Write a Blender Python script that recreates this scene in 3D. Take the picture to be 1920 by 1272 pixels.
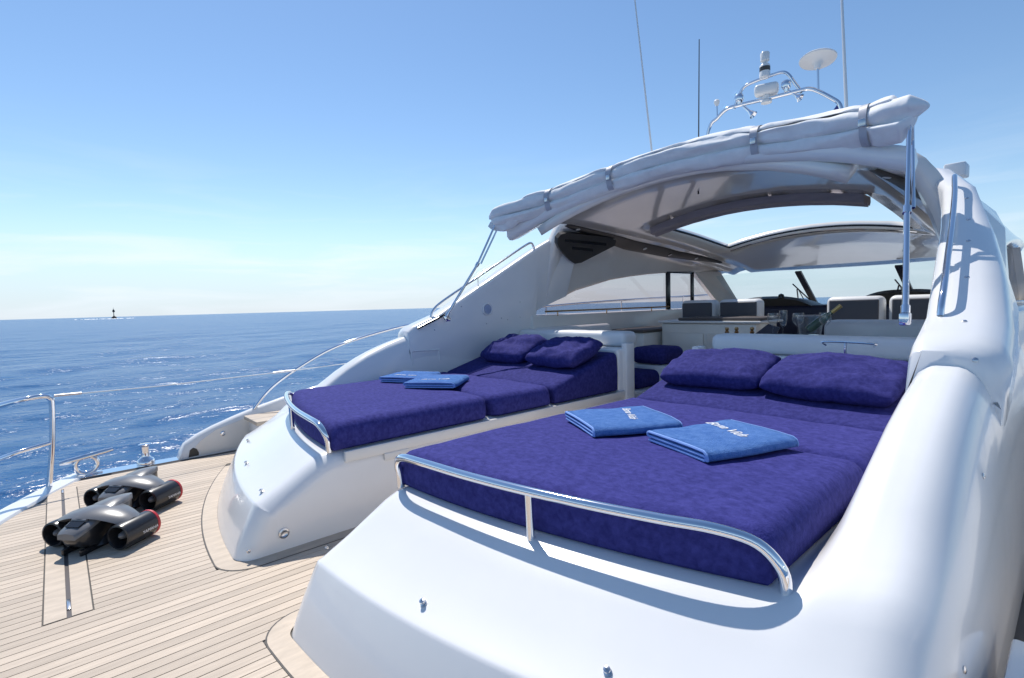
import bpy, bmesh, math, random
import numpy as np
from mathutils import Vector, Matrix, noise as mnoise
random.seed(7); rng = np.random.RandomState(5)
SC = bpy.context.scene
for o in list(bpy.data.objects): bpy.data.objects.remove(o, do_unlink=True)
col = SC.collection
# ------------------------------------------------------------------ camera
FPX, ROLL, PITCH, YAW = 962.0, math.atan(0.0275), math.radians(-3.71), math.radians(48.3034)
CAMP = Vector((0, 0, 1.2)); CX = -2.33          # CX: centre line of the yacht
fw = Vector((-math.sin(YAW)*math.cos(PITCH), math.cos(YAW)*math.cos(PITCH), math.sin(PITCH)))
r0 = Vector((math.cos(YAW), math.sin(YAW), 0)); u0 = r0.cross(fw)
CR = r0*math.cos(ROLL) - u0*math.sin(ROLL); CU = u0*math.cos(ROLL) + r0*math.sin(ROLL)
cam = bpy.data.cameras.new('camera'); camo = bpy.data.objects.new('camera', cam); col.objects.link(camo)
camo.matrix_world = Matrix(((CR.x, CU.x, -fw.x, CAMP.x), (CR.y, CU.y, -fw.y, CAMP.y), (CR.z, CU.z, -fw.z, CAMP.z), (0, 0, 0, 1)))
cam.sensor_width = 36; cam.lens = FPX/1920*36; cam.clip_start = .05; cam.clip_end = 40000
SC.camera = camo
SC.render.resolution_x, SC.render.resolution_y = 1024, 678
# ------------------------------------------------------------------ light
SUN = Vector((-.60, .18, 1.0)).normalized()
sun = bpy.data.lights.new('sun', 'SUN'); sun.energy = 3.1; sun.angle = math.radians(.53); sun.color = (1, .95, .88)
suno = bpy.data.objects.new('sun', sun); col.objects.link(suno)
suno.rotation_euler = (-SUN).to_track_quat('-Z', 'Y').to_euler(); suno.location = (0, 0, 30)
W = bpy.data.worlds.new('World'); SC.world = W; W.use_nodes = True
nt = W.node_tree; nt.nodes.clear()
def N(t, T, **kw):
    n = t.nodes.new(T)
    for k, v in kw.items():
        if k in n.inputs: n.inputs[k].default_value = v
        else: setattr(n, k, v)
    return n
sky = N(nt, 'ShaderNodeTexSky', sky_type='NISHITA', sun_disc=False)
sky.sun_elevation = math.asin(SUN.z); sky.sun_rotation = math.atan2(SUN.x, SUN.y)
sky.air_density = 1.0; sky.dust_density = .1; sky.ozone_density = 1.0
tc = N(nt, 'ShaderNodeTexCoord'); sep = N(nt, 'ShaderNodeSeparateXYZ'); nt.links.new(tc.outputs['Generated'], sep.inputs[0])
mp = N(nt, 'ShaderNodeMapping'); mp.inputs['Scale'].default_value = (2.2, 2.2, 17); nt.links.new(tc.outputs['Generated'], mp.inputs[0])
cn = N(nt, 'ShaderNodeTexNoise', Scale=1.7, Detail=7.0, Roughness=.56, Distortion=.5); nt.links.new(mp.outputs[0], cn.inputs[0])
cr = N(nt, 'ShaderNodeValToRGB'); cr.color_ramp.elements[0].position = .48; cr.color_ramp.elements[1].position = .78
nt.links.new(cn.outputs[0], cr.inputs[0])
band = N(nt, 'ShaderNodeValToRGB')                      # wispy cloud bank low over the horizon
e = band.color_ramp.elements; e[0].position = 0; e[0].color = (.45,)*3+(1,); e[1].position = .30; e[1].color = (0, 0, 0, 1)
x = e.new(.07); x.color = (.95,)*3+(1,); x = e.new(.13); x.color = (.42,)*3+(1,); x = e.new(.2); x.color = (.12,)*3+(1,)
nt.links.new(sep.outputs['Z'], band.inputs[0])
mul = N(nt, 'ShaderNodeMath', operation='MULTIPLY'); nt.links.new(cr.outputs[0], mul.inputs[0]); nt.links.new(band.outputs[0], mul.inputs[1])
mixc = N(nt, 'ShaderNodeMixRGB'); mixc.inputs[2].default_value = (6.6, 7.0, 7.5, 1)
nt.links.new(mul.outputs[0], mixc.inputs[0])
hz = N(nt, 'ShaderNodeMapRange', interpolation_type='SMOOTHERSTEP'); hz.inputs['From Min'].default_value = -.02; hz.inputs['From Max'].default_value = .20; hz.inputs['To Min'].default_value = .78; hz.inputs['To Max'].default_value = 0
nt.links.new(sep.outputs['Z'], hz.inputs[0])                 # pale sea haze, the same all round the horizon
mixh = N(nt, 'ShaderNodeMixRGB'); mixh.inputs[2].default_value = (4.0, 5.0, 6.3, 1)
nt.links.new(hz.outputs[0], mixh.inputs[0]); nt.links.new(sky.outputs[0], mixh.inputs[1]); nt.links.new(mixh.outputs[0], mixc.inputs[1])
hsv = N(nt, 'ShaderNodeHueSaturation', Saturation=1.12, Value=1.0)
bg = N(nt, 'ShaderNodeBackground', Strength=.098); out = N(nt, 'ShaderNodeOutputWorld')
nt.links.new(mixc.outputs[0], hsv.inputs['Color']); nt.links.new(hsv.outputs[0], bg.inputs[0]); nt.links.new(bg.outputs[0], out.inputs[0])
vs = SC.view_settings; vs.view_transform = 'Standard'; vs.look = 'None'; vs.exposure = 0.58; vs.gamma = 1; vs.use_curve_mapping = False
# ------------------------------------------------------------------ pixel -> point helpers
def ray(px, py): return fw + CR*((px-960)/FPX) + CU*((636-py)/FPX)
def onz(px, py, z): d = ray(px, py); return CAMP + d*((z-CAMP.z)/d.z)
def onx(px, py, X): d = ray(px, py); return CAMP + d*((X-CAMP.x)/d.x)
def ony(px, py, Y): d = ray(px, py); return CAMP + d*((Y-CAMP.y)/d.y)
# ------------------------------------------------------------------ materials
MATS = {}
def mat(name, color, rough=.5, metal=0., var=0., vscale=5., vstretch=(1, 1, 1), bump=0., bscale=60., coat=0., sheen=0., objvar=0.,
        color2=None, detail=6., spec=.5, emit=None, ramp=(.35, .7), roughvar=0., trans=0., bstretch=(1, 1, 1)):
    m = bpy.data.materials.new(name); m.use_nodes = True; t = m.node_tree; p = t.nodes['Principled BSDF']
    p.inputs['Base Color'].default_value = (*color, 1); p.inputs['Roughness'].default_value = rough; p.inputs['Metallic'].default_value = metal
    p.inputs['Specular IOR Level'].default_value = spec
    if coat: p.inputs['Coat Weight'].default_value = coat; p.inputs['Coat Roughness'].default_value = .04
    if sheen: p.inputs['Sheen Weight'].default_value = sheen; p.inputs['Sheen Roughness'].default_value = .4; p.inputs['Sheen Tint'].default_value = (*[min(1, c*2.2+.1) for c in color], 1)
    if trans: p.inputs['Transmission Weight'].default_value = trans
    if emit: p.inputs['Emission Color'].default_value = (*color, 1); p.inputs['Emission Strength'].default_value = emit
    g = N(t, 'ShaderNodeTexCoord'); src = g.outputs['Object']
    cur = None
    if var or color2:
        mpn = N(t, 'ShaderNodeMapping'); mpn.inputs['Scale'].default_value = vstretch; t.links.new(src, mpn.inputs[0])
        nn = N(t, 'ShaderNodeTexNoise', Scale=vscale, Detail=detail, Roughness=.6, Distortion=.3); t.links.new(mpn.outputs[0], nn.inputs[0])
        rp = N(t, 'ShaderNodeValToRGB'); rp.color_ramp.elements[0].position, rp.color_ramp.elements[1].position = ramp
        c2 = color2 or tuple(min(1, c*(1+var)) for c in color); c1 = color if color2 else tuple(c*(1-var) for c in color)
        rp.color_ramp.elements[0].color = (*c1, 1); rp.color_ramp.elements[1].color = (*c2, 1)
        t.links.new(nn.outputs[0], rp.inputs[0]); cur = rp.outputs[0]
        if roughvar:
            mr = N(t, 'ShaderNodeMapRange'); mr.inputs['To Min'].default_value = rough-roughvar; mr.inputs['To Max'].default_value = rough+roughvar
            t.links.new(nn.outputs[0], mr.inputs[0]); t.links.new(mr.outputs[0], p.inputs['Roughness'])
    if objvar:
        oi = N(t, 'ShaderNodeObjectInfo'); mr = N(t, 'ShaderNodeMapRange'); mr.inputs['To Min'].default_value = 1-objvar; mr.inputs['To Max'].default_value = 1+objvar
        t.links.new(oi.outputs['Random'], mr.inputs[0]); mx = N(t, 'ShaderNodeMixRGB', blend_type='MULTIPLY'); mx.inputs[0].default_value = 1
        cb = N(t, 'ShaderNodeCombineXYZ')
        for k in range(3): t.links.new(mr.outputs[0], cb.inputs[k])
        if cur: t.links.new(cur, mx.inputs[1])
        else: mx.inputs[1].default_value = (*color, 1)
        t.links.new(cb.outputs[0], mx.inputs[2]); cur = mx.outputs[0]
    if cur: t.links.new(cur, p.inputs['Base Color'])
    if bump:
        mpn = N(t, 'ShaderNodeMapping'); mpn.inputs['Scale'].default_value = bstretch; t.links.new(src, mpn.inputs[0])
        bn = N(t, 'ShaderNodeTexNoise', Scale=bscale, Detail=4.0); t.links.new(mpn.outputs[0], bn.inputs[0])
        b = N(t, 'ShaderNodeBump', Strength=bump, Distance=.01); t.links.new(bn.outputs[0], b.inputs['Height']); t.links.new(b.outputs[0], p.inputs['Normal'])
    MATS[name] = m; return m
mat('gelcoat', (.82, .815, .805), .22, var=.025, vscale=1.3, coat=.5, roughvar=.05)
mat('gelcoat_cream', (.80, .77, .72), .25, var=.03, vscale=2, coat=.4)
mat('liner', (.85, .81, .75), .16, var=.05, vscale=1.2, coat=.6, bump=.03, bscale=1.6)
mat('vinyl', (.76, .77, .78), .4, var=.03, bump=.05, bscale=30)
mat('teak', (.53, .437, .342), .62, var=.13, vscale=9, vstretch=(9, .5, 3), objvar=.13, bump=.12, bscale=40, bstretch=(6, .5, 3), ramp=(.3, .72))
mat('teak_edge', (.53, .44, .345), .6, var=.12, vscale=7, vstretch=(4, 1, 3), objvar=.06, bump=.1, bscale=40)
mat('caulk', (.085, .078, .072), .7)
mat('chrome', (.82, .82, .84), .07, 1.)
mat('steel', (.62, .62, .63), .25, 1.)
mat('velvet', (.028, .029, .158), .9, color2=(.060, .061, .270), vscale=36, detail=15, vstretch=(1, 1.25, 1), bump=.3, bscale=170, ramp=(.33, .74), spec=.15)
mat('velvet_dark', (.025, .026, .142), .9, color2=(.050, .051, .232), vscale=36, detail=12, bump=.3, bscale=170, ramp=(.4, .75), spec=.15)
mat('towel', (.075, .185, .49), .95, color2=(.135, .275, .61), vscale=30, sheen=.2, bump=1.0, bscale=210, spec=.1)
mat('towel_hem', (.22, .38, .78), .8, bump=.3, bscale=300)
mat('thread', (.85, .85, .86), .5)
mat('black', (.012, .012, .014), .25)
mat('black_gloss', (.006, .006, .008), .06, coat=.6)
mat('dark_panel', (.055, .05, .045), .45, var=.1)
mat('navy', (.012, .016, .045), .38)
mat('seat_grey', (.07, .075, .095), .5, bump=.1, bscale=90)
mat('brown_top', (.09, .075, .07), .45)
mat('canvas', (.80, .80, .80), .8, var=.06, vscale=8, bump=.25, bscale=26)
mat('canvas_beige', (.62, .58, .54), .85, var=.06, vscale=8, bump=.25, bscale=26)
mat('strap', (.42, .43, .48), .5)
mat('shade', (.40, .355, .365), .8, var=.12, vscale=6, vstretch=(.4, 3, 3), bump=.2, bscale=30)
mat('grey_shell', (.15, .15, .155), .32, coat=.2)
mat('scooter_black', (.018, .018, .02), .28, coat=.3)
mat('red', (.55, .03, .04), .4)
mat('white_plastic', (.78, .78, .76), .35)
mat('speaker', (.36, .42, .58), .6, bump=.3, bscale=300)
mat('bottle_glass', (.01, .07, .02), .05, coat=.5)
mat('gold_foil', (.62, .42, .16), .35, .8)
mat('brass', (.45, .27, .12), .3, .9)
mat('rock', (.03, .028, .026), .9, bump=.6, bscale=2)
mat('foam', (.85, .87, .88), .8)
mat('blue_flag', (.02, .04, .22), .7)
mat('orange', (.75, .12, .05), .5)
mat('light_lens', (.75, .75, .72), .2)
mat('hull_white', (.78, .79, .80), .2, coat=.5)
def glassmat(name, tint, refl=1.0, ior=1.45):
    m = bpy.data.materials.new(name); m.use_nodes = True; t = m.node_tree; t.nodes.clear()
    o = N(t, 'ShaderNodeOutputMaterial'); mx = N(t, 'ShaderNodeMixShader'); tr = N(t, 'ShaderNodeBsdfTransparent'); gl = N(t, 'ShaderNodeBsdfGlossy', Roughness=.02)
    tr.inputs[0].default_value = (*tint, 1); lw = N(t, 'ShaderNodeLayerWeight', Blend=.5); pw = N(t, 'ShaderNodeMath', operation='POWER'); pw.inputs[1].default_value = 4.0; t.links.new(lw.outputs['Facing'], pw.inputs[0]); fr = N(t, 'ShaderNodeMath', operation='MULTIPLY_ADD'); fr.inputs[1].default_value = .9; fr.inputs[2].default_value = .045; t.links.new(pw.outputs[0], fr.inputs[0])
    mm = N(t, 'ShaderNodeMath', operation='MULTIPLY'); mm.inputs[1].default_value = refl; t.links.new(fr.outputs[0], mm.inputs[0])
    t.links.new(mm.outputs[0], mx.inputs[0]); t.links.new(tr.outputs[0], mx.inputs[1]); t.links.new(gl.outputs[0], mx.inputs[2]); t.links.new(mx.outputs[0], o.inputs[0])
    MATS[name] = m
glassmat('glass', (.86, .93, .95)); glassmat('side_glass', (.66, .60, .62), 1.2); glassmat('tumbler', (.95, .96, .97), 1.3); glassmat('vinyl_clear', (.85, .85, .86), 1.5)
# ------------------------------------------------------------------ mesh helpers
def link(o, parent=None):
    col.objects.link(o)
    if parent is not None:
        o.parent = parent
        pm = Matrix.Identity(4); p = parent
        while p is not None:
            pm = Matrix.LocRotScale(p.location, p.rotation_euler, None) @ (p.matrix_parent_inverse if p.parent else Matrix.Identity(4)) @ pm if False else pm
            p = p.parent
    return o
ROOTM = {}
def root(name, loc, label, cat, group=None, rotz=0):
    o = bpy.data.objects.new(name, None); col.objects.link(o); o.location = loc; o.rotation_euler = (0, 0, rotz); o.empty_display_size = .1
    tag(o, label, cat, group); ROOTM[o.name] = Matrix.LocRotScale(Vector(loc), o.rotation_euler, None); return o
def tag(o, label=None, cat=None, group=None, kind=None):
    if label: o['label'] = label
    if cat: o['category'] = cat
    if group: o['group'] = group
    if kind: o['kind'] = kind
    return o
def mesh(name, V, F, m, parent=None, smooth=True, sharp=40, local=False):
    me = bpy.data.meshes.new(name); me.from_pydata([tuple(v) for v in V], [], [tuple(f) for f in F]); me.validate()
    bm = bmesh.new(); bm.from_mesh(me); bmesh.ops.remove_doubles(bm, verts=bm.verts, dist=1e-5); bmesh.ops.recalc_face_normals(bm, faces=bm.faces); bm.to_mesh(me); bm.free()
    if smooth:
        for p in me.polygons: p.use_smooth = True
        me.set_sharp_from_angle(angle=math.radians(sharp))
    me.materials.append(MATS[m] if isinstance(m, str) else m)
    o = bpy.data.objects.new(name, me); col.objects.link(o); setparent(o, parent, local); return o
def setparent(o, parent, local=False):
    if parent is None: return
    o.parent = parent
    if not local:
        top = parent
        while top.parent is not None: top = top.parent
        if top.name in ROOTM and parent is top: o.matrix_parent_inverse = ROOTM[top.name].inverted()
        # parents that are meshes sit at the origin of their root's inverse: identity is right
def mb(): return [[], []]
def add(b, V, F):
    n = len(b[0]); b[0].extend([tuple(v) for v in V]); b[1].extend([tuple(i+n for i in f) for f in F]); return b
def loft(S, closed=False, cap0=False, cap1=False):
    V = [p for s in S for p in s]; n = len(S[0]); F = []
    for i in range(len(S)-1):
        for j in range(n if closed else n-1):
            k = (j+1) % n; F.append((i*n+j, i*n+k, (i+1)*n+k, (i+1)*n+j))
    if cap0: F.append(tuple(range(n))[::-1])
    if cap1: F.append(tuple((len(S)-1)*n+j for j in range(n)))
    return V, F
def cat(P, n=6, closed=False):                       # Catmull-Rom through points
    P = [Vector(p) for p in P]; out = []; L = len(P)
    rngi = range(L if closed else L-1)
    for i in rngi:
        p0 = P[i-1] if (i > 0 or closed) else P[0]*2-P[1]; p1 = P[i]; p2 = P[(i+1) % L]; p3 = P[(i+2) % L] if (i+2 < L or closed) else P[-1]*2-P[-2]
        for k in range(n):
            t = k/n; out.append(.5*((2*p1)+(p2-p0)*t+(2*p0-5*p1+4*p2-p3)*t*t+(3*p1-p0-3*p2+p3)*t**3))
    if not closed: out.append(P[-1])
    return out
def tube(P, r, n=10, closed=False, cap=True):
    P = [Vector(p) for p in P]; S = []; L = len(P); up = None
    for i, p in enumerate(P):
        a = P[i-1] if (i > 0 or closed) else p; c = P[(i+1) % L] if (i < L-1 or closed) else p
        t = (c-a).normalized()
        if up is None: up = t.orthogonal().normalized()
        up = (up - t*up.dot(t)).normalized(); w = t.cross(up); rr = r[i] if hasattr(r, '__len__') else r
        S.append([p+(up*math.cos(2*math.pi*k/n)+w*math.sin(2*math.pi*k/n))*rr for k in range(n)])
    if closed: S.append(S[0])
    return loft(S, True, cap and not closed, cap and not closed)
def lathe(prof, c, axis=Vector((0, 0, 1)), n=20, caps=True):
    axis = Vector(axis).normalized(); a = axis.orthogonal().normalized(); b = axis.cross(a); c = Vector(c)
    S = [[c+axis*h+(a*math.cos(2*math.pi*k/n)+b*math.sin(2*math.pi*k/n))*max(r, 1e-4) for k in range(n)] for r, h in prof]
    return loft(S, True, caps, caps)
def rbox(lo, hi, r=.02, seg=2, M=None):
    bm = bmesh.new(); bmesh.ops.create_cube(bm, size=1)
    for v in bm.verts: v.co = Vector([lo[k]+(hi[k]-lo[k])*(v.co[k]+.5) for k in range(3)])
    if r > 0: bmesh.ops.bevel(bm, geom=list(bm.edges), offset=min(r, .49*min(abs(hi[k]-lo[k]) for k in range(3))), segments=seg, profile=.5, affect='EDGES')
    V = [v.co.copy() for v in bm.verts]; F = [tuple(v.index for v in f.verts) for f in bm.faces]; bm.free()
    if M is not None: V = [M @ v for v in V]
    return V, F
def prism(poly, off):                                  # planar polygon, extruded by vector off
    poly = [Vector(p) for p in poly]; off = Vector(off); n = len(poly)
    return poly+[p+off for p in poly], [tuple(range(n)), tuple(range(2*n-1, n-1, -1))]+[(i, (i+1) % n, n+(i+1) % n, n+i) for i in range(n)]
def interp(x, T): return float(np.interp(x, [a for a, b in T], [b for a, b in T]))
def BB(name, parts, m, parent=None, **k):                # one object per piece
    return [B(name, [p], m, parent, **k) for p in parts]
def B(name, parts, m, parent=None, **k):
    b = mb()
    for V, F in parts: add(b, V, F)
    return mesh(name, b[0], b[1], m, parent, **k)
def X(s, d): return CX + s*d
# ------------------------------------------------------------------ sea
def build_sea():
    nr, na = 330, 760
    rr = np.concatenate([np.geomspace(3.0, 400, 270), np.geomspace(420, 14000, nr-270)])
    an = np.linspace(0, 2*np.pi, na, endpoint=False)
    Rr, A = np.meshgrid(rr, an, indexing='ij'); x = CX+Rr*np.cos(A); y = 3+Rr*np.sin(A); z = np.zeros_like(x)
    spacing = np.maximum(Rr*2*np.pi/na, np.gradient(rr)[:, None])
    wd = math.radians(200)
    for i in range(70):
        lam = math.exp(rng.uniform(math.log(.55), math.log(14))); th = wd+rng.normal(0, .55); k = 2*np.pi/lam
        amp = .0056*lam**.7*rng.uniform(.5, 1.2); ph = rng.uniform(0, 6.28)
        att = np.clip((lam/spacing-2.2)/3, 0, 1); q = k*(x*math.cos(th)+y*math.sin(th))+ph
        z += att*amp*(np.sin(q)+.12*np.cos(2*q))*.62
    z -= 1.15
    V = np.stack([x, y, z], -1).reshape(-1, 3); F = []
    for i in range(nr-1):
        for j in range(na):
            k = (j+1) % na; F.append((i*na+j, i*na+k, (i+1)*na+k, (i+1)*na+j))
    me = bpy.data.meshes.new('sea'); me.from_pydata(V.tolist(), [], F); 
    for p in me.polygons: p.use_smooth = True
    m = bpy.data.materials.new('sea_water'); m.use_nodes = True; t = m.node_tree; p = t.nodes['Principled BSDF']
    p.inputs['Base Color'].default_value = (.008, .082, .225, 1); p.inputs['Roughness'].default_value = .24; p.inputs['IOR'].default_value = 1.33
    g = N(t, 'ShaderNodeTexCoord'); hs = []
    for sc_, st, d in ((3.4, (1, .6, 1), .10), (.8, (1, .5, 1), .36), (.09, (1, .4, 1), 1.3)):
        mpn = N(t, 'ShaderNodeMapping'); mpn.inputs['Scale'].default_value = st; mpn.inputs['Rotation'].default_value = (0, 0, .5); t.links.new(g.outputs['Object'], mpn.inputs[0])
        n = N(t, 'ShaderNodeTexNoise', Scale=sc_, Detail=5.0, Roughness=.55, Distortion=.4); t.links.new(mpn.outputs[0], n.inputs[0])
        b = N(t, 'ShaderNodeBump', Strength=.62, Distance=d); t.links.new(n.outputs[0], b.inputs['Height'])
        if hs: t.links.new(hs[-1].outputs[0], b.inputs['Normal'])
        hs.append(b)
    t.links.new(hs[-1].outputs[0], p.inputs['Normal']); me.materials.append(m)
    o = bpy.data.objects.new('sea', me); col.objects.link(o); tag(o, 'deep blue open sea with small wind ripples reaching the horizon', 'sea', kind='structure')
build_sea()
# ------------------------------------------------------------------ distant beacon on its reef
bp = onz(214, 598.2, -1.15); bs = (bp-CAMP).length/FPX
bc = root('beacon', (bp.x, bp.y, -1.15), 'dark slender sea beacon with topmark on a small rock far out at the horizon', 'beacon')
V, F = lathe([(4.2*bs, -.4), (3.6*bs, 1.2*bs), (2*bs, 3*bs), (.9*bs, 4*bs), (.1*bs, 4.2*bs)], (bp.x, bp.y, -1.15), n=11)
V = [Vector(v)+Vector((mnoise.noise(Vector(v)*.4), mnoise.noise(Vector(v)*.4+Vector((9, 0, 0))), 0))*bs*1.2 for v in V]
mesh('rock_base', V, F, 'rock', bc)
B('tower', [lathe([(.75*bs, 3.2*bs), (.5*bs, 6*bs), (.42*bs, 9.5*bs)], (bp.x, bp.y, -1.15), n=10)], 'black', bc)
B('topmark', [lathe([(.3*bs, 9.4*bs), (1.5*bs, 10.3*bs), (1.6*bs, 11.8*bs), (.8*bs, 13.4*bs), (.2*bs, 14.2*bs), (.15*bs, 16.5*bs)], (bp.x, bp.y, -1.15), n=10)], 'black', bc)
wv = mb(); side = Vector((CR.x, CR.y, 0)).normalized()
for k in range(46):
    c = Vector((bp.x, bp.y, -1.1)) + side*rng.normal(6, 17)*bs + Vector((-side.y, side.x, 0))*rng.uniform(-25, 5)*bs*2
    V, F = lathe([(rng.uniform(.8, 2.6)*bs, 0), (.8*bs, rng.uniform(.3, .7)*bs), (.1, .75*bs)], c, n=7); add(wv, V, F)
tag(mesh('surf', wv[0], wv[1], 'foam'), 'white broken surf around the far rock', 'surf', kind='stuff')
# ------------------------------------------------------------------ THE YACHT
Y0 = root('yacht', (CX, 3, 0), 'white motor yacht seen from its aft deck, with arch, hardtop and teak planking', 'yacht')
def stern(d): return -.8+.112*d*d
# hull
hs = []
for z, k in ((-.012, 1.), (-.12, 1.012), (-.5, .985), (-1.5, .86)):
    row = []
    for d in np.linspace(-2.78, 2.78, 41): row.append((CX+d*k, stern(d)-.06+(0 if z > -.2 else .05), z))
    for Yv in (1, 2.5, 4, 6, 8, 10, 12, 14, 15.5): row.append((X(1, 2.78*k*(1-max(0, (Yv-6)/10.2)**2.3)), Yv, z))
    row.append((CX, 16.4, z))
    for Yv in (15.5, 14, 12, 10, 8, 6, 4, 2.5, 1): row.append((X(-1, 2.78*k*(1-max(0, (Yv-6)/10.2)**2.3)), Yv, z))
    hs.append(row)
V, F = loft(hs, True, True, True); hull = mesh('hull', V, F, 'hull_white', Y0)
# teak deck: caulk bed + planks
DB = .14
def hump_base(d):                                       # aft base line of the sun bed mouldings
    dx = abs(d)-.33; return .58+.13*max(dx, 0)**2
bed = mb(); row0, row1 = [], []
for d in np.linspace(-2.66, 2.66, 61): row0.append((CX+d, stern(d)+.07, -.0045)); row1.append((CX+d, 11.0 if abs(d) < 2.0 else 8.5, -.0045))
add(bed, *loft([row0, row1])); deck = mesh('teak_deck', bed[0], bed[1], 'caulk', Y0, smooth=False)
plank_cache = {}
def plank(x0, x1, y0a, y0b, y1a, y1b, m='teak', name='plank', z=0.0):
    V = [(x0, y0a, z), (x1, y0b, z), (x1, y1b, z), (x0, y1a, z), (x0, y0a, z-.004), (x1, y0b, z-.004), (x1, y1b, z-.004), (x0, y1a, z-.004)]
    o = mesh(name, V, [(0, 1, 2, 3), (4, 7, 6, 5), (0, 4, 5, 1), (1, 5, 6, 2), (2, 6, 7, 3), (3, 7, 4, 0)], m, deck, smooth=False); return o
PW, GAP = .0505, .0042
HX0, HX1, HY0, HY1 = -4.77, -2.69, -.105, .045            # flush pole hatch in the deck
nP = int(2.6/PW)
for i in range(-nP, nP):
    a = (i)*PW+GAP/2; b = (i+1)*PW-GAP/2; mid = (a+b)/2; am = abs(mid); xa, xb = CX+a, CX+b
    ya, yb = stern(a)+.10, stern(b)+.10
    spans = []
    if am < .33: fe = (6.4, 6.4)
    elif am < 2.20: fe = (hump_base(a)-.085, hump_base(b)-.085)
    else: fe = (8.0, 8.0)
    segs = [(ya, yb, fe[0], fe[1])]
    if HX0 < CX+mid < HX1: segs = [(ya, yb, HY0-.006, HY0-.006), (HY1+.006, HY1+.006, fe[0], fe[1])]
    for (s0a, s0b, s1a, s1b) in segs:
        if s1a-s0a < .05: continue
        j = s0a+(s1a-s0a)*rng.uniform(.25, .8)
        if s1a-s0a > 1.0 and rng.rand() < .8:
            plank(xa, xb, s0a, s0b, j, j); plank(xa, xb, j+.004, j+.004, s1a, s1b)
        else: plank(xa, xb, s0a, s0b, s1a, s1b)
for s in (-1, 1):                                          # light margin boards round the mouldings
    P0 = [(X(s, .335), 3.6), (X(s, .335), .9)]; 
    inn, outr = [], []
    ds = np.linspace(.30, 2.15, 30)
    arc_ = [math.radians(a) for a in np.linspace(180, 270, 9)]; dd = [d for d in ds if d > .44]
    pin = [(X(s, .33), 1.6), (X(s, .33), .66)]+[(X(s, .41+.08*math.cos(a)), .66+.08*math.sin(a)) for a in arc_]+[(X(s, d), hump_base(d)) for d in dd]
    pout = [(X(s, .252), 1.6), (X(s, .252), .66)]+[(X(s, .41+.158*math.cos(a)), .66+.158*math.sin(a)) for a in arc_]+[(X(s, d), hump_base(d)-.078) for d in dd]
    for k0, k1 in ((0, 9), (9, 20), (20, len(pin)-1)):
        S = [[(pin[k][0], pin[k][1], .0022), (pout[k][0], pout[k][1], .0022)] for k in range(k0, k1+1)]
        V, F = loft(S); n = len(V); V = V+[(v[0], v[1], -.003) for v in V]
        F = F+[tuple(i+n for i in f[::-1]) for f in F]+[(2*i, 2*i+2, 2*i+2+n, 2*i+n) for i in range(n//2-1)]+[(2*i+1, 2*i+1+n, 2*i+3+n, 2*i+3) for i in range(n//2-1)]
        mesh('margin_board', V, F, 'teak_edge', deck, smooth=False)
    S = [[(p[0], p[1], .001), (p[0]+(q[0]-p[0])*.09*-1, p[1]-.006, .001)] for p, q in zip(pout, pin)]
    mesh('margin_seam', *loft(S), 'caulk', deck, smooth=False)
for (ya, yb) in ((HY0, -.036), (-.020, HY1)):
    plank(HX0, HX1, ya, ya, yb, yb, 'teak_edge', 'hatch_board', .0015)
BB('hatch_hinge', [rbox((-2.86, -.034, -.006), (-2.76, -.022, .004), .001), rbox((-4.74, -.033, -.006), (-4.66, -.023, .003), .001)], 'steel', deck)
B('hatch_slot', [rbox((HX0, -.0365, -.0044), (HX1, -.0195, -.002), 0)], 'brown_top', deck, smooth=False)
# gunwale strip round the stern
S = []
for d in np.linspace(-2.76, 2.76, 61):
    y = stern(d); S.append([(CX+d, y-.055, -.015), (CX+d*1.0, y-.05, .012), (CX+d*.995, y-.02, .02), (CX+d*.985, y+.07, .012), (CX+d*.985, y+.08, -.006)])
mesh('gunwale', *loft(S), 'gelcoat', Y0)
# ---- sun bed mouldings (one per side)
AFT = [(0, 0), (.020, .06), (.055, .14), (.092, .215), (.105, .2395), (.1095, .2475), (.1175, .2525), (.135, .2585), (.24, .312), (.34, .370), (.41, .411), (.46, .432), (.50, .44), (.56, .441)]
WAL = [0, 0, 0, 0, 0, .0, .0, .0, .001, .004, .009, .018, .035, .08]
ZT = [(1.28, .0), (1.36, .018), (1.5, .062), (1.64, .125), (1.84, .257), (2.04, .36), (2.25, .437), (2.5, .507), (2.7, .54), (3.7, .58)]   # coaming height over the bed
def gsec(d):                                                # cross-section of the coaming: fillet, crown, outer flank
    if d < 1.80: return 0.
    if d < 1.91: t = (d-1.80)/.11; return t*t*(3-2*t)*.94
    if d < 1.96: return .94+.06*math.sin((d-1.91)/.05*math.pi/2)
    return 1.
def flank(d): return 1. if d < 2.0 else max(0, 1-((d-2.0)/.195)**2.6)**(1/2.2)
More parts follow.
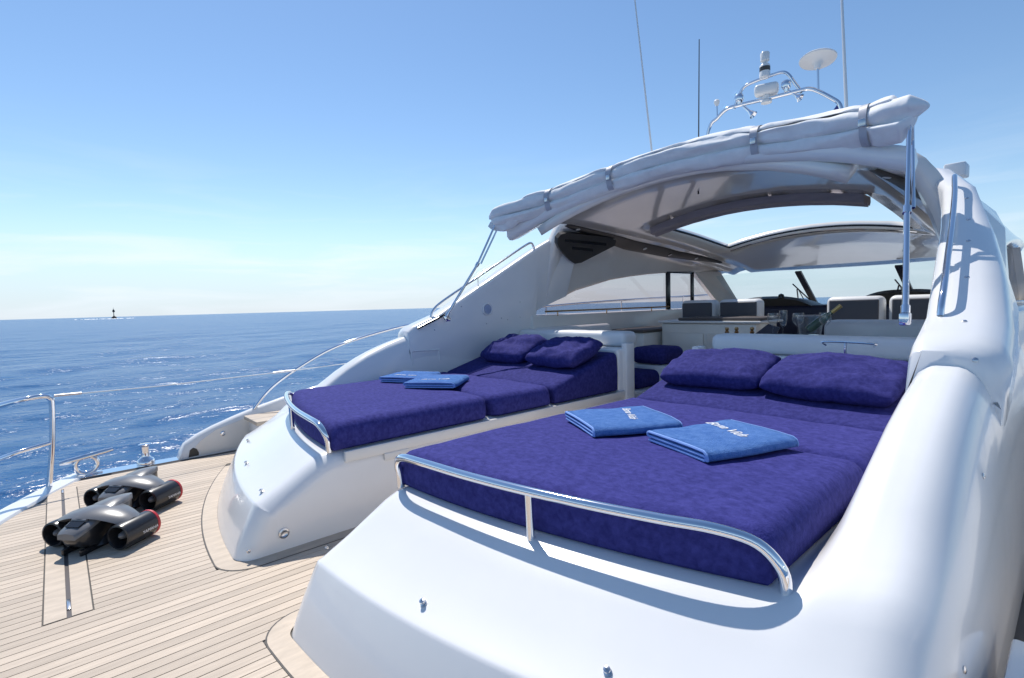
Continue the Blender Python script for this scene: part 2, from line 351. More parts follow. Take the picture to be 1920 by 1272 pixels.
def moulding(s):
    R = .10; cols = []
    for a in np.linspace(0, 90, 8): t = math.radians(a); cols.append((.33+R*(1-math.cos(t)), R*(1-math.sin(t))))
    for d in list(np.linspace(.44, 1.78, 20))+list(np.linspace(1.80, 2.0, 16)): cols.append((d, 0))
    for a in np.linspace(0, 90, 14)[1:]: cols.append((2.0+.195*math.sin(math.radians(a)), 0))
    yrows = [1.46, 1.5, 1.56, 1.64, 1.74, 1.84, 1.94, 2.04, 2.15, 2.25, 2.38, 2.5, 2.7, 3.1, 3.72]
    AFTn = []
    for k in range(len(AFT)):
        a, b = AFT[max(0, k-1)], AFT[min(len(AFT)-1, k+1)]; ty, tz = b[0]-a[0], b[1]-a[1]; l = math.hypot(ty, tz); AFTn.append((tz/l, -ty/l))   # inward normal (Y, z)
    S = []
    for d, ins in cols:
        col_ = []; fl = flank(d)
        for (oa, z), (ny, nz) in zip(AFT, AFTn):
            y = hump_base(d)+oa+(1-fl)*.10; zz = (z+interp(y, ZT)*gsec(d)*(1 if z > .4 else 0)); col_.append((X(s, d), y+ny*ins*(1 if z > 0 else 1), max(0, (zz+nz*ins)*fl if z > 0 else 0)))
        for k in range(1, len(col_)):
            x_, y_, z_ = col_[k]; col_[k] = (x_, max(y_, col_[k-1][1]+.0015), max(z_, col_[k-1][2]) if fl > .99 else z_)
        y0 = col_[-1][1]
        for k, yr in enumerate(yrows):
            y = max(yr, y0+.012*(k+1)) if y0 < 1.44 else y0+(3.72-y0)*((yr-1.44)/(3.72-1.44))
            col_.append((X(s, d), y, max(0, (.441+interp(y, ZT)*gsec(d)-ins)*fl)))
        S.append(col_)
    V, F = loft(S); n = len(S[0])
    base = len(V); V = V+[(v[0], v[1], 0.) for v in V[:n]]; F += [(k, k+1, base+k+1, base+k) for k in range(1, n-1)]+[(0, 1, base+1)]
    return mesh('sunbed_moulding', V, F, 'gelcoat', Y0, sharp=75)
ML = {}
for s in (-1, 1): ML[s] = moulding(s)
# ---- arch side panels (inner face, top edge, outer skin)
ARCH = [(2.46, .985), (2.52, 1.03), (2.81, 1.135), (3.14, 1.325), (3.6, 1.585), (4.05, 1.845), (4.31, 1.995), (4.5, 2.07)]
LOW = [(3.93, 1.095), (4.3, 1.23), (4.7, 1.36), (5.37, 1.495), (6.0, 1.57), (6.6, 1.61), (7.5, 1.64), (8.0, 1.63), (8.3, 1.60)]
ZC = [(3.4, 2.27), (4.0, 2.26), (5.2, 2.2), (6.2, 2.13), (7.15, 2.03), (8.1, 1.91), (8.7, 1.80), (9.3, 1.66)]
DT = [(2.46, 1.875), (2.8, 1.87), (3.6, 1.79), (4.05, 1.725), (4.31, 1.62), (4.5, 1.48)]
def arch(s):
    S = []
    for Yv in [2.46, 2.465, 2.48, 2.52, 2.6, 2.7, 2.81, 2.95, 3.14, 3.35, 3.6, 3.8, 3.93, 4.05, 4.18, 4.31, 4.42, 4.5]:
        zt = interp(Yv, ARCH); dt = interp(Yv, DT); wdt = interp(Yv, [(2.46, .25), (3.2, .22), (3.6, .18), (4.05, .13), (4.5, .08)])
        zb = .55 if Yv < 2.6 else (.40 if Yv <= 3.93 else interp(Yv, LOW)); sh = {2.46: .45, 2.465: .7, 2.48: .88}.get(Yv, 1.)
        dI = 1.86 if Yv < 3.93 else 1.80-.1*(Yv-3.93); wdt *= sh
        mid = zb+(zt-zb)*.5
        zb2 = zt-(zt-zb)*sh if Yv < 2.5 else zb
        ob = interp(Yv, [(2.46, 2.14), (3.6, 2.13), (3.93, 2.06), (4.5, 1.97)])
        pts = [(dI, zb2), ((dI*.5+dt*.5)-.004, mid), (dt, zt-.035), (dt+.012, zt-.010), (dt+.04, zt), (dt+.04+wdt*.55, zt-.002), (dt+.04+wdt*.85, zt-.03), (dt+.04+wdt, zt-.10), ((dt+.05+wdt)*.25+ob*.75, zb+(zt-zb)*.6), (ob, zb2)]
        S.append([(X(s, d), Yv, z) for d, z in pts])
    return mesh('arch_side', *loft(S, True, True, True), 'gelcoat', Y0, sharp=55)
AR = {s: arch(s) for s in (-1, 1)}
# ---- cabin side above the windows and hardtop shell
def zs(Yv, d): return interp(Yv, ZC)-.12*d*d
def cabin_top(s):
    S = []
    for Yv in [4.18, 4.3, 4.45, 4.7, 5.0, 5.37, 5.8, 6.2, 6.6, 7.0, 7.4, 7.75, 8.05, 8.3]:
        lo = interp(Yv, LOW); zsh = zs(Yv, 1.31); f = min(1, (Yv-4.18)/.4)
        a = [(1.775, lo), (1.735, lo+.25*(zsh-lo)), (1.66, lo+.6*(zsh-lo)), (1.52, zsh-.065), (1.42, zsh-.022), (1.30, zs(Yv, 1.30))]
        S.append([(X(s, p.x), Yv, p.z) for p in cat([(d, 0, z) for d, z in a], 4)])
    o = mesh('cabin_side', *loft(S), 'liner', Y0, sharp=60)
    md = o.modifiers.new('thick', 'SOLIDIFY'); md.thickness = .13; md.offset = 1 if s > 0 else 1; return o
CT = {s: cabin_top(s) for s in (-1, 1)}
def fix_solid(o, ref):                                     # make the shell grow away from the cabin's inside
    me = o.data; c = Vector(ref); sgn = 0
    for p in me.polygons: sgn += p.normal.dot(c-p.center)
    o.modifiers['thick'].offset = -1 if sgn > 0 else 1
for s in (-1, 1): fix_solid(CT[s], (CX, 6, 1.3))
HA, HF, HD = 5.25, 7.15, 1.05
def hardtop():
    ds = np.array([-1.32, -1.2, -HD, -.8, -.5, -.25, 0, .25, .5, .8, HD, 1.2, 1.32])
    S = []; rows = []
    for d in ds:
        ya, yf = 3.86-.10*d*d, 9.3-.47*d*d
        ys = list(np.linspace(ya, HA, 7))+list(np.linspace(HA, HF, 8))[1:]+list(np.linspace(HF, yf, 10))[1:]
        rows.append([(CX+d, y, zs(y, d)-(.06*max(0, (4.1-y)/.25)**2 if y < 4.1 else 0)) for y in ys])
    V, F = loft(rows); n = len(rows[0]); F2 = []
    for f in F:
        c = [sum(V[i][k] for i in f)/4 for k in range(3)]
        if HA < c[1] < HF and abs(c[0]-CX) < HD: continue
        F2.append(f)
    o = mesh('hardtop', V, F2, 'liner', Y0, sharp=60); md = o.modifiers.new('thick', 'SOLIDIFY'); md.thickness = .09; fix_solid(o, (CX, 6, 1.0)); return o
HT = hardtop()
# sunroof frame strips
fr = mb()
for off, r in ((0.0, .014),):
    P = [(CX+d, HF+.01, zs(HF, d)+.035) for d in np.linspace(-HD, HD, 15)]; add(fr, *tube(P, r, 8))
    for s in (-1, 1): add(fr, *tube([(X(s, HD), y, zs(y, HD)+.035) for y in np.linspace(HA, HF, 10)], r, 8))
B('sunroof_seal', [fr], 'black', HT)
fr = mb(); add(fr, *tube([(CX+d, HF+.045, zs(HF, d)-.004) for d in np.linspace(-HD, HD, 15)], .012, 8))
B('sunroof_trim', [fr], 'chrome', HT)
# folded fabric shade at the aft edge of the sunroof
S = []
for d in np.linspace(-HD-.02, HD-.02, 24):
    z = zs(HA, d); a = [(HA-.03, z+.0), (HA-.02, z-.07), (HA+.03, z-.085), (HA+.05, z-.06), (HA+.08, z-.098), (HA+.12, z-.095), (HA+.13, z-.055), (HA+.165, z-.08), (HA+.19, z-.045), (HA+.18, z+.0)]
    S.append([(CX+d, y, zz+.004*mnoise.noise(Vector((d*7, y*30, 0)))) for y, zz in a])
mesh('roller_shade', *loft(S, True, True, True), 'shade', HT, sharp=50)
# dark light strips along the shoulders
def cab_sec(Yv):
    lo = interp(max(Yv, 4.18), LOW); zsh = zs(Yv, 1.31)
    a = [(1.775, lo), (1.735, lo+.25*(zsh-lo)), (1.66, lo+.6*(zsh-lo)), (1.52, zsh-.065), (1.42, zsh-.022), (1.30, zs(Yv, 1.30))]
    P = [(p.x, p.z) for p in cat([(d, 0, z) for d, z in a], 6)]
    return P+[(d, zs(Yv, d)) for d in (1.2, 1.1)]
def strip(s):
    S = []; n = 30; mids = []
    for i in range(n):
        t = i/(n-1); y = 4.08+t*3.45; w = .10*math.sin(math.pi*min(1, max(0, t*.97+.015)))**.4
        P = cab_sec(y); L = [0]
        for a, b in zip(P, P[1:]): L.append(L[-1]+math.hypot(b[0]-a[0], b[1]-a[1]))
        dc = interp(y, [(4.08, 1.36), (4.6, 1.43), (5.4, 1.50), (6.4, 1.50), (7.55, 1.36)])
        lc = float(np.interp(-dc, [-p[0] for p in P], L)); row = []
        for q in (-1, -.6, 0, .6, 1):
            l = lc+q*w; d = float(np.interp(l, L, [p[0] for p in P])); z = float(np.interp(l, L, [p[1] for p in P])); e = .012
            d2 = float(np.interp(l+e, L, [p[0] for p in P])); z2 = float(np.interp(l+e, L, [p[1] for p in P])); tx, tz = (d2-d)/e, (z2-z)/e; tl = math.hypot(tx, tz) or 1
            nx_, nz_ = -tz/tl, tx/tl                        # towards the cabin's inside (smaller d, lower z)
            h = .016 if abs(q) < 1 else .004
            row.append((X(s, d+nx_*h), y, z+nz_*h))
            if q == 0: mids.append((Vector((X(s, d+nx_*.017), y, z+nz_*.017)), Vector((s*nx_, 0, nz_))))
        S.append(row)
    o = mesh('light_strip', *loft(S), 'dark_panel', CT[s], sharp=60)
    for t in (.08, .30, .5, .66, .86):
        p, nrm = mids[int(t*(n-1))]; B('downlight', [lathe([(.026, -.002), (.028, .004), (.018, .006), (.0, .004)], p, nrm, 12)], 'light_lens' if t != .66 else 'black_gloss', o)
for s in (-1, 1): strip(s)
# aft beam of the hardtop under the canvas
S = []
for d in np.linspace(-1.66, 1.66, 33):
    y = 3.86-.10*d*d; z = (zs(3.9, d) if abs(d) < 1.32 else zs(3.9, 1.32)-(abs(d)-1.32)*.42); 
    S.append([(CX+d, y+dy, z+dz) for dy, dz in ((.10, -.01), (.02, -.035), (-.03, -.035), (-.06, .0), (-.06, .06), (-.03, .10), (.1, .11), (.16, .05))])
mesh('hardtop_beam', *loft(S, True, True, True), 'gelcoat', HT, sharp=60)
# ---- triangular vent, speaker, locker on the port arch
def on_panel(px, py, Xp=-4.155): return onx(px, py, Xp)
def arch_x(Yv, z):                                          # inner face X of the port arch at height z
    zt = interp(Yv, ARCH) if Yv < 4.5 else 2.1; dt = interp(Yv, DT); zb = .40 if Yv <= 3.93 else interp(Yv, LOW)
    dI = 1.86 if Yv < 3.93 else 1.80-.1*(Yv-3.93); t = max(0, min(1, (z-zb)/max(zt-.035-zb, .05))); return CX-(dI+(dt-dI)*t)
def pan(px, py, off=0.):
    Xp = -4.12
    for _ in range(6):
        p = onx(px, py, Xp)
        if p.y > 4.25:
            lo = interp(p.y, LOW); zsh = zs(p.y, 1.31); Xn = CX-float(np.interp(p.z, [lo, lo+.25*(zsh-lo), lo+.6*(zsh-lo), zsh-.065], [1.775, 1.735, 1.66, 1.52]))
        else: Xn = arch_x(p.y, p.z)
        Xp = Xn
    return onx(px, py, Xp+off)
vp = [(1046, 447), (1052, 440), (1064, 437), (1145, 446), (1156, 452), (1153, 461), (1090, 493), (1078, 495), (1070, 490), (1050, 468), (1045, 458)]
_n = Vector((.26, 0, -.15)).normalized(); _a = Vector((-4.0, 4.8, 1.72))+_n*.035
def vpl(px, py, off=0): d = ray(px, py); return CAMP+d*((_a+_n*off-CAMP).dot(_n)/d.dot(_n))
bpy.context.view_layer.update()
def cast(px, py):
    d = ray(px, py).normalized(); ok, loc, nrm, idx, ob, mt = SC.ray_cast(bpy.context.evaluated_depsgraph_get(), CAMP+d*.1, d); return loc, nrm, ob
_a = _a+_n*(max((cast(a, b)[0]-_a).dot(_n) for a, b in vp+[(1075, 460), (1100, 465), (1120, 455)])+.012)   # clear of the panel behind
P = [vpl(a, b) for a, b in vp]
vent = mesh('air_vent', *prism(P, -_n*.05), 'dark_panel', AR[-1], smooth=False)
for q in ([(1060, 449), (1137, 456), (1137, 461), (1060, 454)], [(1073, 463), (1112, 467), (1112, 472), (1073, 468)]):
    mesh('vent_slot', *prism([vpl(a, b, .004) for a, b in q], -_n*.012), 'black', vent, smooth=False)
c = pan(914, 580, .004); nx = Vector((1, 0, .05)).normalized()
spk = B('speaker', [lathe([(.066, -.012), (.066, .006), (.058, .012), (.05, .008), (.048, .004), (0, .006)], c, nx, 28)], 'gelcoat', AR[-1])
B('speaker_grille', [lathe([(.047, .004), (.047, .009), (.03, .013), (0, .014)], c, nx, 24)], 'speaker', spk)
a0, a1, a2, a3 = (772, 659), (823, 656), (824, 697), (774, 700)
fr = [pan(*p, .006) for p in (a0, a1, a2, a3)]
lk = B('side_locker', [tube(fr, .009, 8, closed=True)], 'gelcoat', AR[-1])
fi = [pan(*p, .0045) for p in ((778, 664), (818, 661), (818, 692), (779, 695))]
mesh('locker_lid', *prism(fi, (-.012, 0, 0)), 'vinyl', lk, smooth=False)
B('locker_latch', [tube([pan(780, 694, .012), pan(817, 689, .012)], .004, 6)], 'steel', lk)
for px, py in ((865, 575), (975, 567), (940, 597), (1035, 460), (952, 600), (815, 619), (1006, 508), (975, 595), (912, 607)):
    p = pan(px, py, .002); B('screw', [lathe([(.006, 0), (.006, .002), (.003, .004), (0, .004)], p, nx, 8)], 'steel', AR[-1])
# ---- hand rails on the arch, gas strut tracks
def arch_top(s, Yv, up=.0, off=.055): 
    return Vector((X(s, interp(Yv, DT)+off), Yv, interp(Yv, ARCH)+up))
for s in (-1, 1):
    P = [arch_top(s, 2.74, .0), arch_top(s, 2.76, .045), arch_top(s, 2.84, .085)]+[arch_top(s, y, .09) for y in (3.1, 3.4, 3.7, 3.9)]+[arch_top(s, 3.99, .075), arch_top(s, 4.03, .0)]
    hr = B('arch_handrail', [tube(cat(P, 4), .013, 10)], 'chrome', AR[s])
    B('rail_post', [tube([arch_top(s, 3.3, -.01), arch_top(s, 3.3, .088)], .009, 8)], 'chrome', hr)
    if s < 0: B('strut_track', [tube([arch_top(s, 2.55, -.03, -.012), arch_top(s, 2.88, -.035, -.012)], .011, 8)], 'black', AR[s])
# seams and screw caps on the starboard moulding and arch
for px, py, d in ((1813, 372, 1.93), (1816, 412, 1.93), (1816, 452, 1.95), (1813, 520, 2.0), (1808, 603, 2.06), (1828, 675, 2.1), (1843, 893, 2.13), (1807, 1256, 2.12)):
    pass
# ---- grab rails round the sun beds
def bedrail(s):
    def rim(d, off=.0): return hump_base(d)+.47+off
    P = [(X(s, .385), rim(.385, .02), .435), (X(s, .385), rim(.385, .015), .50), (X(s, .40), rim(.40, .0), .55), (X(s, .46), rim(.46, -.01), .585)]
    P += [(X(s, d), rim(d, -.01), .592) for d in (.6, .85, 1.1, 1.35, 1.55)]
    P += [(X(s, 1.68), rim(1.68), .588), (X(s, 1.77), rim(1.77, .02), .56), (X(s, 1.825), rim(1.825, .02), .50), (X(s, 1.835), rim(1.835, .025), .425)]
    o = B('bed_rail', [tube(cat(P, 5), .0165, 12)], 'chrome', Y0)
    B('rail_post', [tube([(X(s, 1.13), rim(1.13, -.005), .43), (X(s, 1.13), rim(1.13, -.01), .59)], .014, 12)], 'chrome', o)
for s in (-1, 1): bedrail(s)
# studs (cover fasteners) on the mouldings
def aft_pt(s, d, k):                                       # point on the aft slope; k in 0..13 profile position
    i = int(k); f = k-i; oa = AFT[i][0]*(1-f)+AFT[min(i+1, 13)][0]*f; z = AFT[i][1]*(1-f)+AFT[min(i+1, 13)][1]*f
    return Vector((X(s, d-.26*(d-.33)*.5*oa), hump_base(d)+oa, z))
bpy.context.view_layer.update()
def cast(px, py):
    d = ray(px, py).normalized(); ok, loc, nrm, idx, ob, mt = SC.ray_cast(bpy.context.evaluated_depsgraph_get(), CAMP+d*.1, d); return loc, nrm, ob
STUD = [(.011, -.002), (.011, .004), (.006, .007), (.006, .012), (.009, .013), (.009, .018), (.003, .02), (0, .017)]
for px, py in ((612, 1028), (795, 1133), (1140, 1262), (466, 828), (463, 870), (492, 923)):
    p, nrm, ob = cast(px, py); B('cover_stud', [lathe(STUD, p, nrm, 12)], 'steel', ob if ob and ob.name.startswith('sunbed_mould') else ML[1])
for px, py in ((1843, 893), (1807, 1256), (1828, 675), (1808, 603), (1813, 372), (1816, 412), (1816, 452), (1813, 520)):
    p, nrm, ob = cast(px, py)
    if ob is not None and ob.name.split('.')[0] in ('sunbed_moulding', 'arch_side', 'cabin_side'): B('drain_cap', [lathe([(.009, -.002), (.009, .003), (.005, .005), (0, .005)], p, nrm, 10)], 'steel', ob)
pd = onx(532, 1000, X(-1, .328)); dr = B('drain', [lathe([(.026, -.004), (.026, .006), (.018, .009), (.012, .004), (0, .003)], pd, (1, 0, 0), 18)], 'steel', ML[-1])
pd = onx(466, 1034, X(-1, .325)); B('drain', [lathe([(.009, -.004), (.009, .005), (.005, .006), (0, .002)], pd, (1, 0, 0), 12)], 'steel', ML[-1])
# cream inner ledge under the port pad, seen along the walkway
B('ledge_strip', [rbox((X(-1, .345), 1.13, .375), (X(-1, .318), 3.70, .437), .006)], 'gelcoat_cream', ML[-1])
B('ledge_latch', [rbox((X(-1, .33), 1.36, .335), (X(-1, .314), 1.52, .378), .004)], 'gelcoat_cream', ML[-1])
# ---- seat backs between sun beds and cockpit
for s in (-1, 1):
    bk = B('settee_back', [rbox((min(X(s, .34), X(s, 1.84)), 3.60, .0), (max(X(s, .34), X(s, 1.84)), 3.80, .805), .03, 3)], 'gelcoat', Y0)
    B('back_bolster', [rbox((min(X(s, .40), X(s, 1.80)), 3.76, .80), (max(X(s, .40), X(s, 1.80)), 3.98, .94), .05, 4)], 'vinyl', bk)
    B('end_post', [rbox((min(X(s, .30), X(s, .36)), 3.66, .0), (max(X(s, .30), X(s, .36)), 3.78, .85), .015, 2)], 'gelcoat', bk)
b2 = B('handle', [tube(cat([(X(1, 1.5), 3.59, .90), (X(1, 1.5), 3.56, .92), (X(1, 1.25), 3.56, .925), (X(1, 1.25), 3.59, .90)], 3), .006, 6), tube([(X(1, 1.36), 3.57, .84), (X(1, 1.36), 3.57, .92)], .008, 6)], 'chrome', Y0)
# ---- port bulwark with panel, fairlead and round catch; starboard twin
BUL = [(.70, -.002), (.715, .06), (.75, .125), (.85, .185), (.97, .235), (1.15, .295), (1.32, .345), (1.65, .425), (2.2, .53), (3, .62), (5, .74), (8, .85)]
def bulwark(s):
    S = []
    for y, z in BUL:
        hw = 2.65-(max(0, y-6)/10.2)**2.3*2.6
        S.append([(X(s, hw), y, -.004), (X(s, hw), y, max(z-.03, -.003)), (X(s, hw+.02), y, z-.006), (X(s, hw+.045), y, z), (X(s, hw+.10), y, z-.01), (X(s, hw+.13), y, z-.05 if z > .05 else z-.002), (X(s, hw+.13), y, -.02)])
    return mesh('bulwark', *loft(S, True, True, True), 'gelcoat', Y0, sharp=60)
BW = {s: bulwark(s) for s in (-1, 1)}
pq = [(364, 856), (366, 846), (374, 840), (384, 845), (386, 851), (465, 832), (470, 776), (400, 806), (372, 825), (360, 842)]
XI = X(-1, 2.646)
mesh('bulwark_panel', *prism([onx(a, b, XI) for a, b in ((377, 853), (470, 833), (471, 780), (405, 806), (377, 826), (366, 838), (368, 842), (376, 846))], (-.01, 0, 0)), 'gelcoat_cream', BW[-1], smooth=False)
mesh('fairlead', *prism([onx(a, b, XI+.001) for a, b in ((354, 858), (356, 845), (362, 840), (369, 842), (373, 849), (373, 854))], (-.02, 0, 0)), 'dark_panel', BW[-1], smooth=False)
B('round_catch', [lathe([(.021, 0), (.021, .006), (.014, .009), (.012, .005), (0, .006)], onx(418, 813, XI+.001), (1, 0, 0), 16)], 'chrome', BW[-1])
# teak steps on the side decks
for s in (-1, 1):
    st = B('side_step', [rbox((min(X(s, 2.22), X(s, 2.62)), 1.24, .0), (max(X(s, 2.22), X(s, 2.62)), 1.9, .26), .01)], 'gelcoat', Y0)
    B('step_tread', [rbox((min(X(s, 2.23), X(s, 2.61)), 1.20, .262), (max(X(s, 2.23), X(s, 2.61)), 1.6, .295), .006)], 'teak_edge', st)
# ---- stainless plate, cleat, capstan, stern rail, lifeline, side rail (port) and twins
for s in (-1, 1):
    PL = [(2.63, -.02), (2.63, .70), (2.755, .70), (2.775, .3), (2.76, .06)]
    B('edge_plate', [prism([(X(s, d), y, .006) for d, y in PL], (0, 0, -.012))], 'chrome', Y0, smooth=False)
    xc = X(s, 2.72)
    cl = B('mooring_cleat', [tube(cat([(xc, -.035, .118), (xc, .1, .138), (xc, .285, .166)], 4), [.015]+[.021]*7+[.015], 12)], 'chrome', Y0)
    B('cleat_ring', [tube([(xc, .118+.066*math.sin(a), .083+.066*math.cos(a)-.004) for a in np.linspace(0, 2*math.pi, 21)[:-1]], .019, 10, closed=True), rbox((xc-.03, .03, .004), (xc+.03, .21, .016), .004)], 'chrome', cl)
    B('capstan', [lathe([(.062, .004), (.064, .02), (.06, .035), (.052, .05), (.034, .062), (.03, .075), (.029, .12), (.032, .15), (.043, .160), (.045, .168), (.036, .172), (0, .172)], (X(s, 2.70), .485, 0), n=28)], 'chrome', Y0)
    def hullpt(y, z): d = 2.52 if y > -.1 else 2.52; return (X(s, d), y, z)
    P = [(X(s, 2.52), -.098, .0), (X(s, 2.52), -.06, .33), (X(s, 2.52), -.045, .60), (X(s, 2.515), -.055, .64), (X(s, 2.50), -.09, .660), (X(s, 2.45), -.2, .655), (X(s, 2.2), -.36, .645), (X(s, 1.6), -.62, .64), (X(s, .9), -.78, .64), (X(s, .7), -.80, .60), (X(s, .7), -.80, .0)]
    sr = B('stern_rail', [tube(cat(P, 5), .018, 12)], 'chrome', Y0)
    B('mid_rail', [tube(cat([(X(s, 2.52), -.062, .325), (X(s, 2.44), -.24, .305), (X(s, 2.2), -.38, .30), (X(s, 1.6), -.63, .30), (X(s, .9), -.79, .30), (X(s, .7), -.80, .30)], 5), .015, 10)], 'chrome', sr)
    ll = B('lifeline', [tube([(X(s, 2.60), 1.58, .65), (X(s, 2.60), 2.4, .675), (X(s, 2.6), 3.4, .70)], .004, 6), tube([(X(s, 2.53), -.03, .652), (X(s, 2.56), .6, .640), (X(s, 2.60), 1.58, .65)], .004, 6)], 'white_plastic', Y0)
    BB('turnbuckle', [tube([(X(s, 2.525), -.03, .652), (X(s, 2.535), .12, .65)], .009, 8), tube([(X(s, 2.597), 1.46, .648), (X(s, 2.602), 1.66, .652)], .009, 8)], 'steel', ll)
    P = [(X(s, 2.67), 1.30, .33), (X(s, 2.67), 1.40, .45), (X(s, 2.67), 1.52, .55), (X(s, 2.67), 1.72, .668), (X(s, 2.67), 2.04, .82), (X(s, 2.66), 2.44, .93), (X(s, 2.62), 3.0, 1.03), (X(s, 2.6), 4, 1.12), (X(s, 2.55), 6, 1.22), (X(s, 2.3), 9, 1.3)]
    rl = B('side_rail', [tube(cat(P, 5), .0145, 10)], 'chrome', Y0)
    for y, z in ((3.4, 1.06), (5.0, 1.17), (6.6, 1.23), (8.2, 1.28)): B('rail_stanchion', [tube([(X(s, interp(y, [(3, 2.62), (6, 2.55), (9, 2.3)])), y, .55), (X(s, interp(y, [(3, 2.62), (6, 2.55), (9, 2.3)])), y, z)], .012, 8)], 'chrome', rl)
# ---- cabin: sills, side windows, floor boxes, windscreen, dash
for s in (-1, 1):
    B('window_sill', [rbox((min(X(s, 1.74), X(s, 2.06)), 3.94, .30), (max(X(s, 1.74), X(s, 2.06)), 8.6, 1.085), .02)], 'gelcoat_cream', Y0)
    ws = []
    ys = [3.96, 4.3, 4.7, 5.37, 6.0, 6.6, 7.2, 7.55]
    S = [[(X(s, 1.80), y, 1.08), (X(s, 1.79), y, interp(y, LOW)+.01)] for y in ys]+[[(X(s, 1.80), 8.45, 1.08), (X(s, 1.80), 8.45, 1.2)]]
    w = mesh('side_window', *loft(S), 'side_glass', Y0, smooth=False)
    B('window_frame', [rbox((X(s, 1.775)-.012, 6.70, 1.08), (X(s, 1.775)+.012, 6.80, 1.625), .004), rbox((X(s, 1.775)-.012, 7.40, 1.08), (X(s, 1.775)+.012, 7.48, 1.645), .004), rbox((X(s, 1.775)-.012, 6.7, 1.615), (X(s, 1.775)+.012, 7.48, 1.65), .004)], 'black', w)
    B('sill_rail', [tube([(X(s, 1.70), 4.1, 1.125), (X(s, 1.70), 6.65, 1.125)], .01, 8)]+[tube([(X(s, 1.70), y, 1.07), (X(s, 1.70), y, 1.125)], .007, 6) for y in (4.3, 5.2, 6.2)], 'brass', w)
    pl = B('windscreen_pillar', [prism([(X(s, 1.78), 7.5, 1.66), (X(s, 1.66), 8.12, 1.66), (X(s, 1.72), 9.0, 1.10), (X(s, 1.80), 8.42, 1.10)], (s*.07, 0, 0))], 'liner', Y0, smooth=False)
def wfront(d): return 9.3-.47*d*d
S = []
for d in np.linspace(-1.66, 1.66, 25):
    y = wfront(d)-.03; S.append([(CX+d, y, zs(y, d)-.01), (CX+d*1.04, y+.5+.0*d, (zs(y, d)+1.08)/2+.015), (CX+d*1.08, y+1.0, 1.06)])
wsn = mesh('windscreen', *loft(S), 'glass', Y0)
for d in (-.78, .50):
    y = wfront(d)-.03; a = Vector((CX+d, y-.01, zs(y, d)-.03)); b = Vector((CX+d*1.06, y+.98, 1.07)); w = Vector((.045, 0, 0)); t = Vector((0, -.03, -.02))
    mesh('mullion', *prism([a-w, a+w, b+w, b-w], t), 'black', wsn, smooth=False)
    c = b+Vector((-.25, -.1, 0)); B('wiper', [tube([c, b+Vector((-.1, -.62, .27))], .012, 6), tube([c+Vector((.13, 0, 0)), b+Vector((-.08, -.6, .26))], .009, 6), tube([b+Vector((-.12, -.75, .36)), b+Vector((-.02, -.15, .05))], .011, 6)], 'black', wsn)
ds_ = B('dashboard', [rbox((X(-1, 1.70), 8.2, .5), (X(1, 1.70), 9.6, 1.09), .06, 3)], 'navy', Y0)
for d0, zt in ((-.95, 1.215), (.75, 1.255)):
    S = []
    for q in np.linspace(-1, 1, 17):
        hgt = (1-abs(q)**3)*(zt-1.06)+.02; S.append([(CX+d0+q*.62, 8.25, 1.06), (CX+d0+q*.62, 8.2, 1.06+hgt*.8), (CX+d0+q*.62, 8.3, 1.06+hgt), (CX+d0+q*.62, 8.75, 1.06+hgt*.8), (CX+d0+q*.62, 8.9, 1.06)])
    mesh('instrument_hood', *loft(S, True, True, True), 'dark_panel', ds_)
B('compass', [lathe([(.05, 0), (.05, .04), (.035, .08), (0, .095)], (CX-.78, 8.28, 1.18), n=14)], 'black_gloss', ds_)
B('cabin_floor', [rbox((X(-1, 1.8), 3.85, -.012), (X(1, 1.8), 9.0, -.0052), 0)], 'gelcoat_cream', Y0, smooth=False)
# helm seats
def seat(x0, x1, y, z0, z1, lbl):
    st = B('helm_seat', [rbox((x0, y-.02, z0), (x1, y+.16, z1), .06, 4)], 'vinyl', Y0); st['label'] = lbl
    B('seat_back_panel', [rbox((x0+.035, y-.035, z0-.03), (x1-.035, y-.005, z1-.035), .03, 3)], 'seat_grey', st)
    B('seat_base', [rbox((x0+.02, y+.05, .35), (x1-.02, y+.62, .62), .04, 3), rbox((x0+.12, y+.1, 0), (x1-.12, y+.5, .36), .02)], 'vinyl', st)
    return st
seat(-3.64, -3.16, 6.3, .92, 1.205, 'white companion seat with navy back panel by the port side window')
seat(-3.12, -2.60, 6.3, .92, 1.205, 'white companion seat with navy back panel nearer the middle of the cabin')
seat(-1.90, -1.38, 6.3, .72, 1.20, 'white helm seat with grey back panel beside the ice bucket')
seat(-1.34, -.80, 6.3, .72, 1.20, 'white helm seat with grey back panel behind the awning pole')
# bar unit, low cabinet, benches
bar = B('bar_unit', [rbox((-3.50, 5.6, 0), (-2.35, 6.15, .935), .02)], 'gelcoat_cream', Y0)
B('bar_top', [rbox((-3.53, 5.56, .937), (-2.30, 6.2, .965), .012)], 'vinyl', bar); B('bar_pad', [rbox((-3.28, 5.6, .967), (-2.32, 6.2, 1.0), .012)], 'brown_top', bar)
BB('cabinet_door', [rbox((-3.38, 5.585, .15), (-2.95, 5.598, .82), .006), rbox((-2.90, 5.585, .15), (-2.46, 5.598, .82), .006)], 'gelcoat_cream', bar)
cb = B('side_cabinet', [rbox((-4.0, 5.3, 0), (-3.56, 6.1, .83), .02)], 'gelcoat_cream', Y0); B('cabinet_top', [rbox((-4.02, 5.27, .832), (-3.54, 6.12, .868), .015)], 'brown_top', cb)
sb = B('cockpit_settee', [rbox((-4.05, 3.95, 0), (-3.55, 5.2, .42), .04, 3)], 'vinyl', Y0); B('settee_backrest', [rbox((-4.13, 3.95, .42), (-3.95, 5.2, .95), .05, 3)], 'vinyl', sb)
bb = B('bench_back', [rbox((-1.54, 5.0, .0), (-.52, 5.25, 1.0), .07, 4)], 'vinyl', Y0)
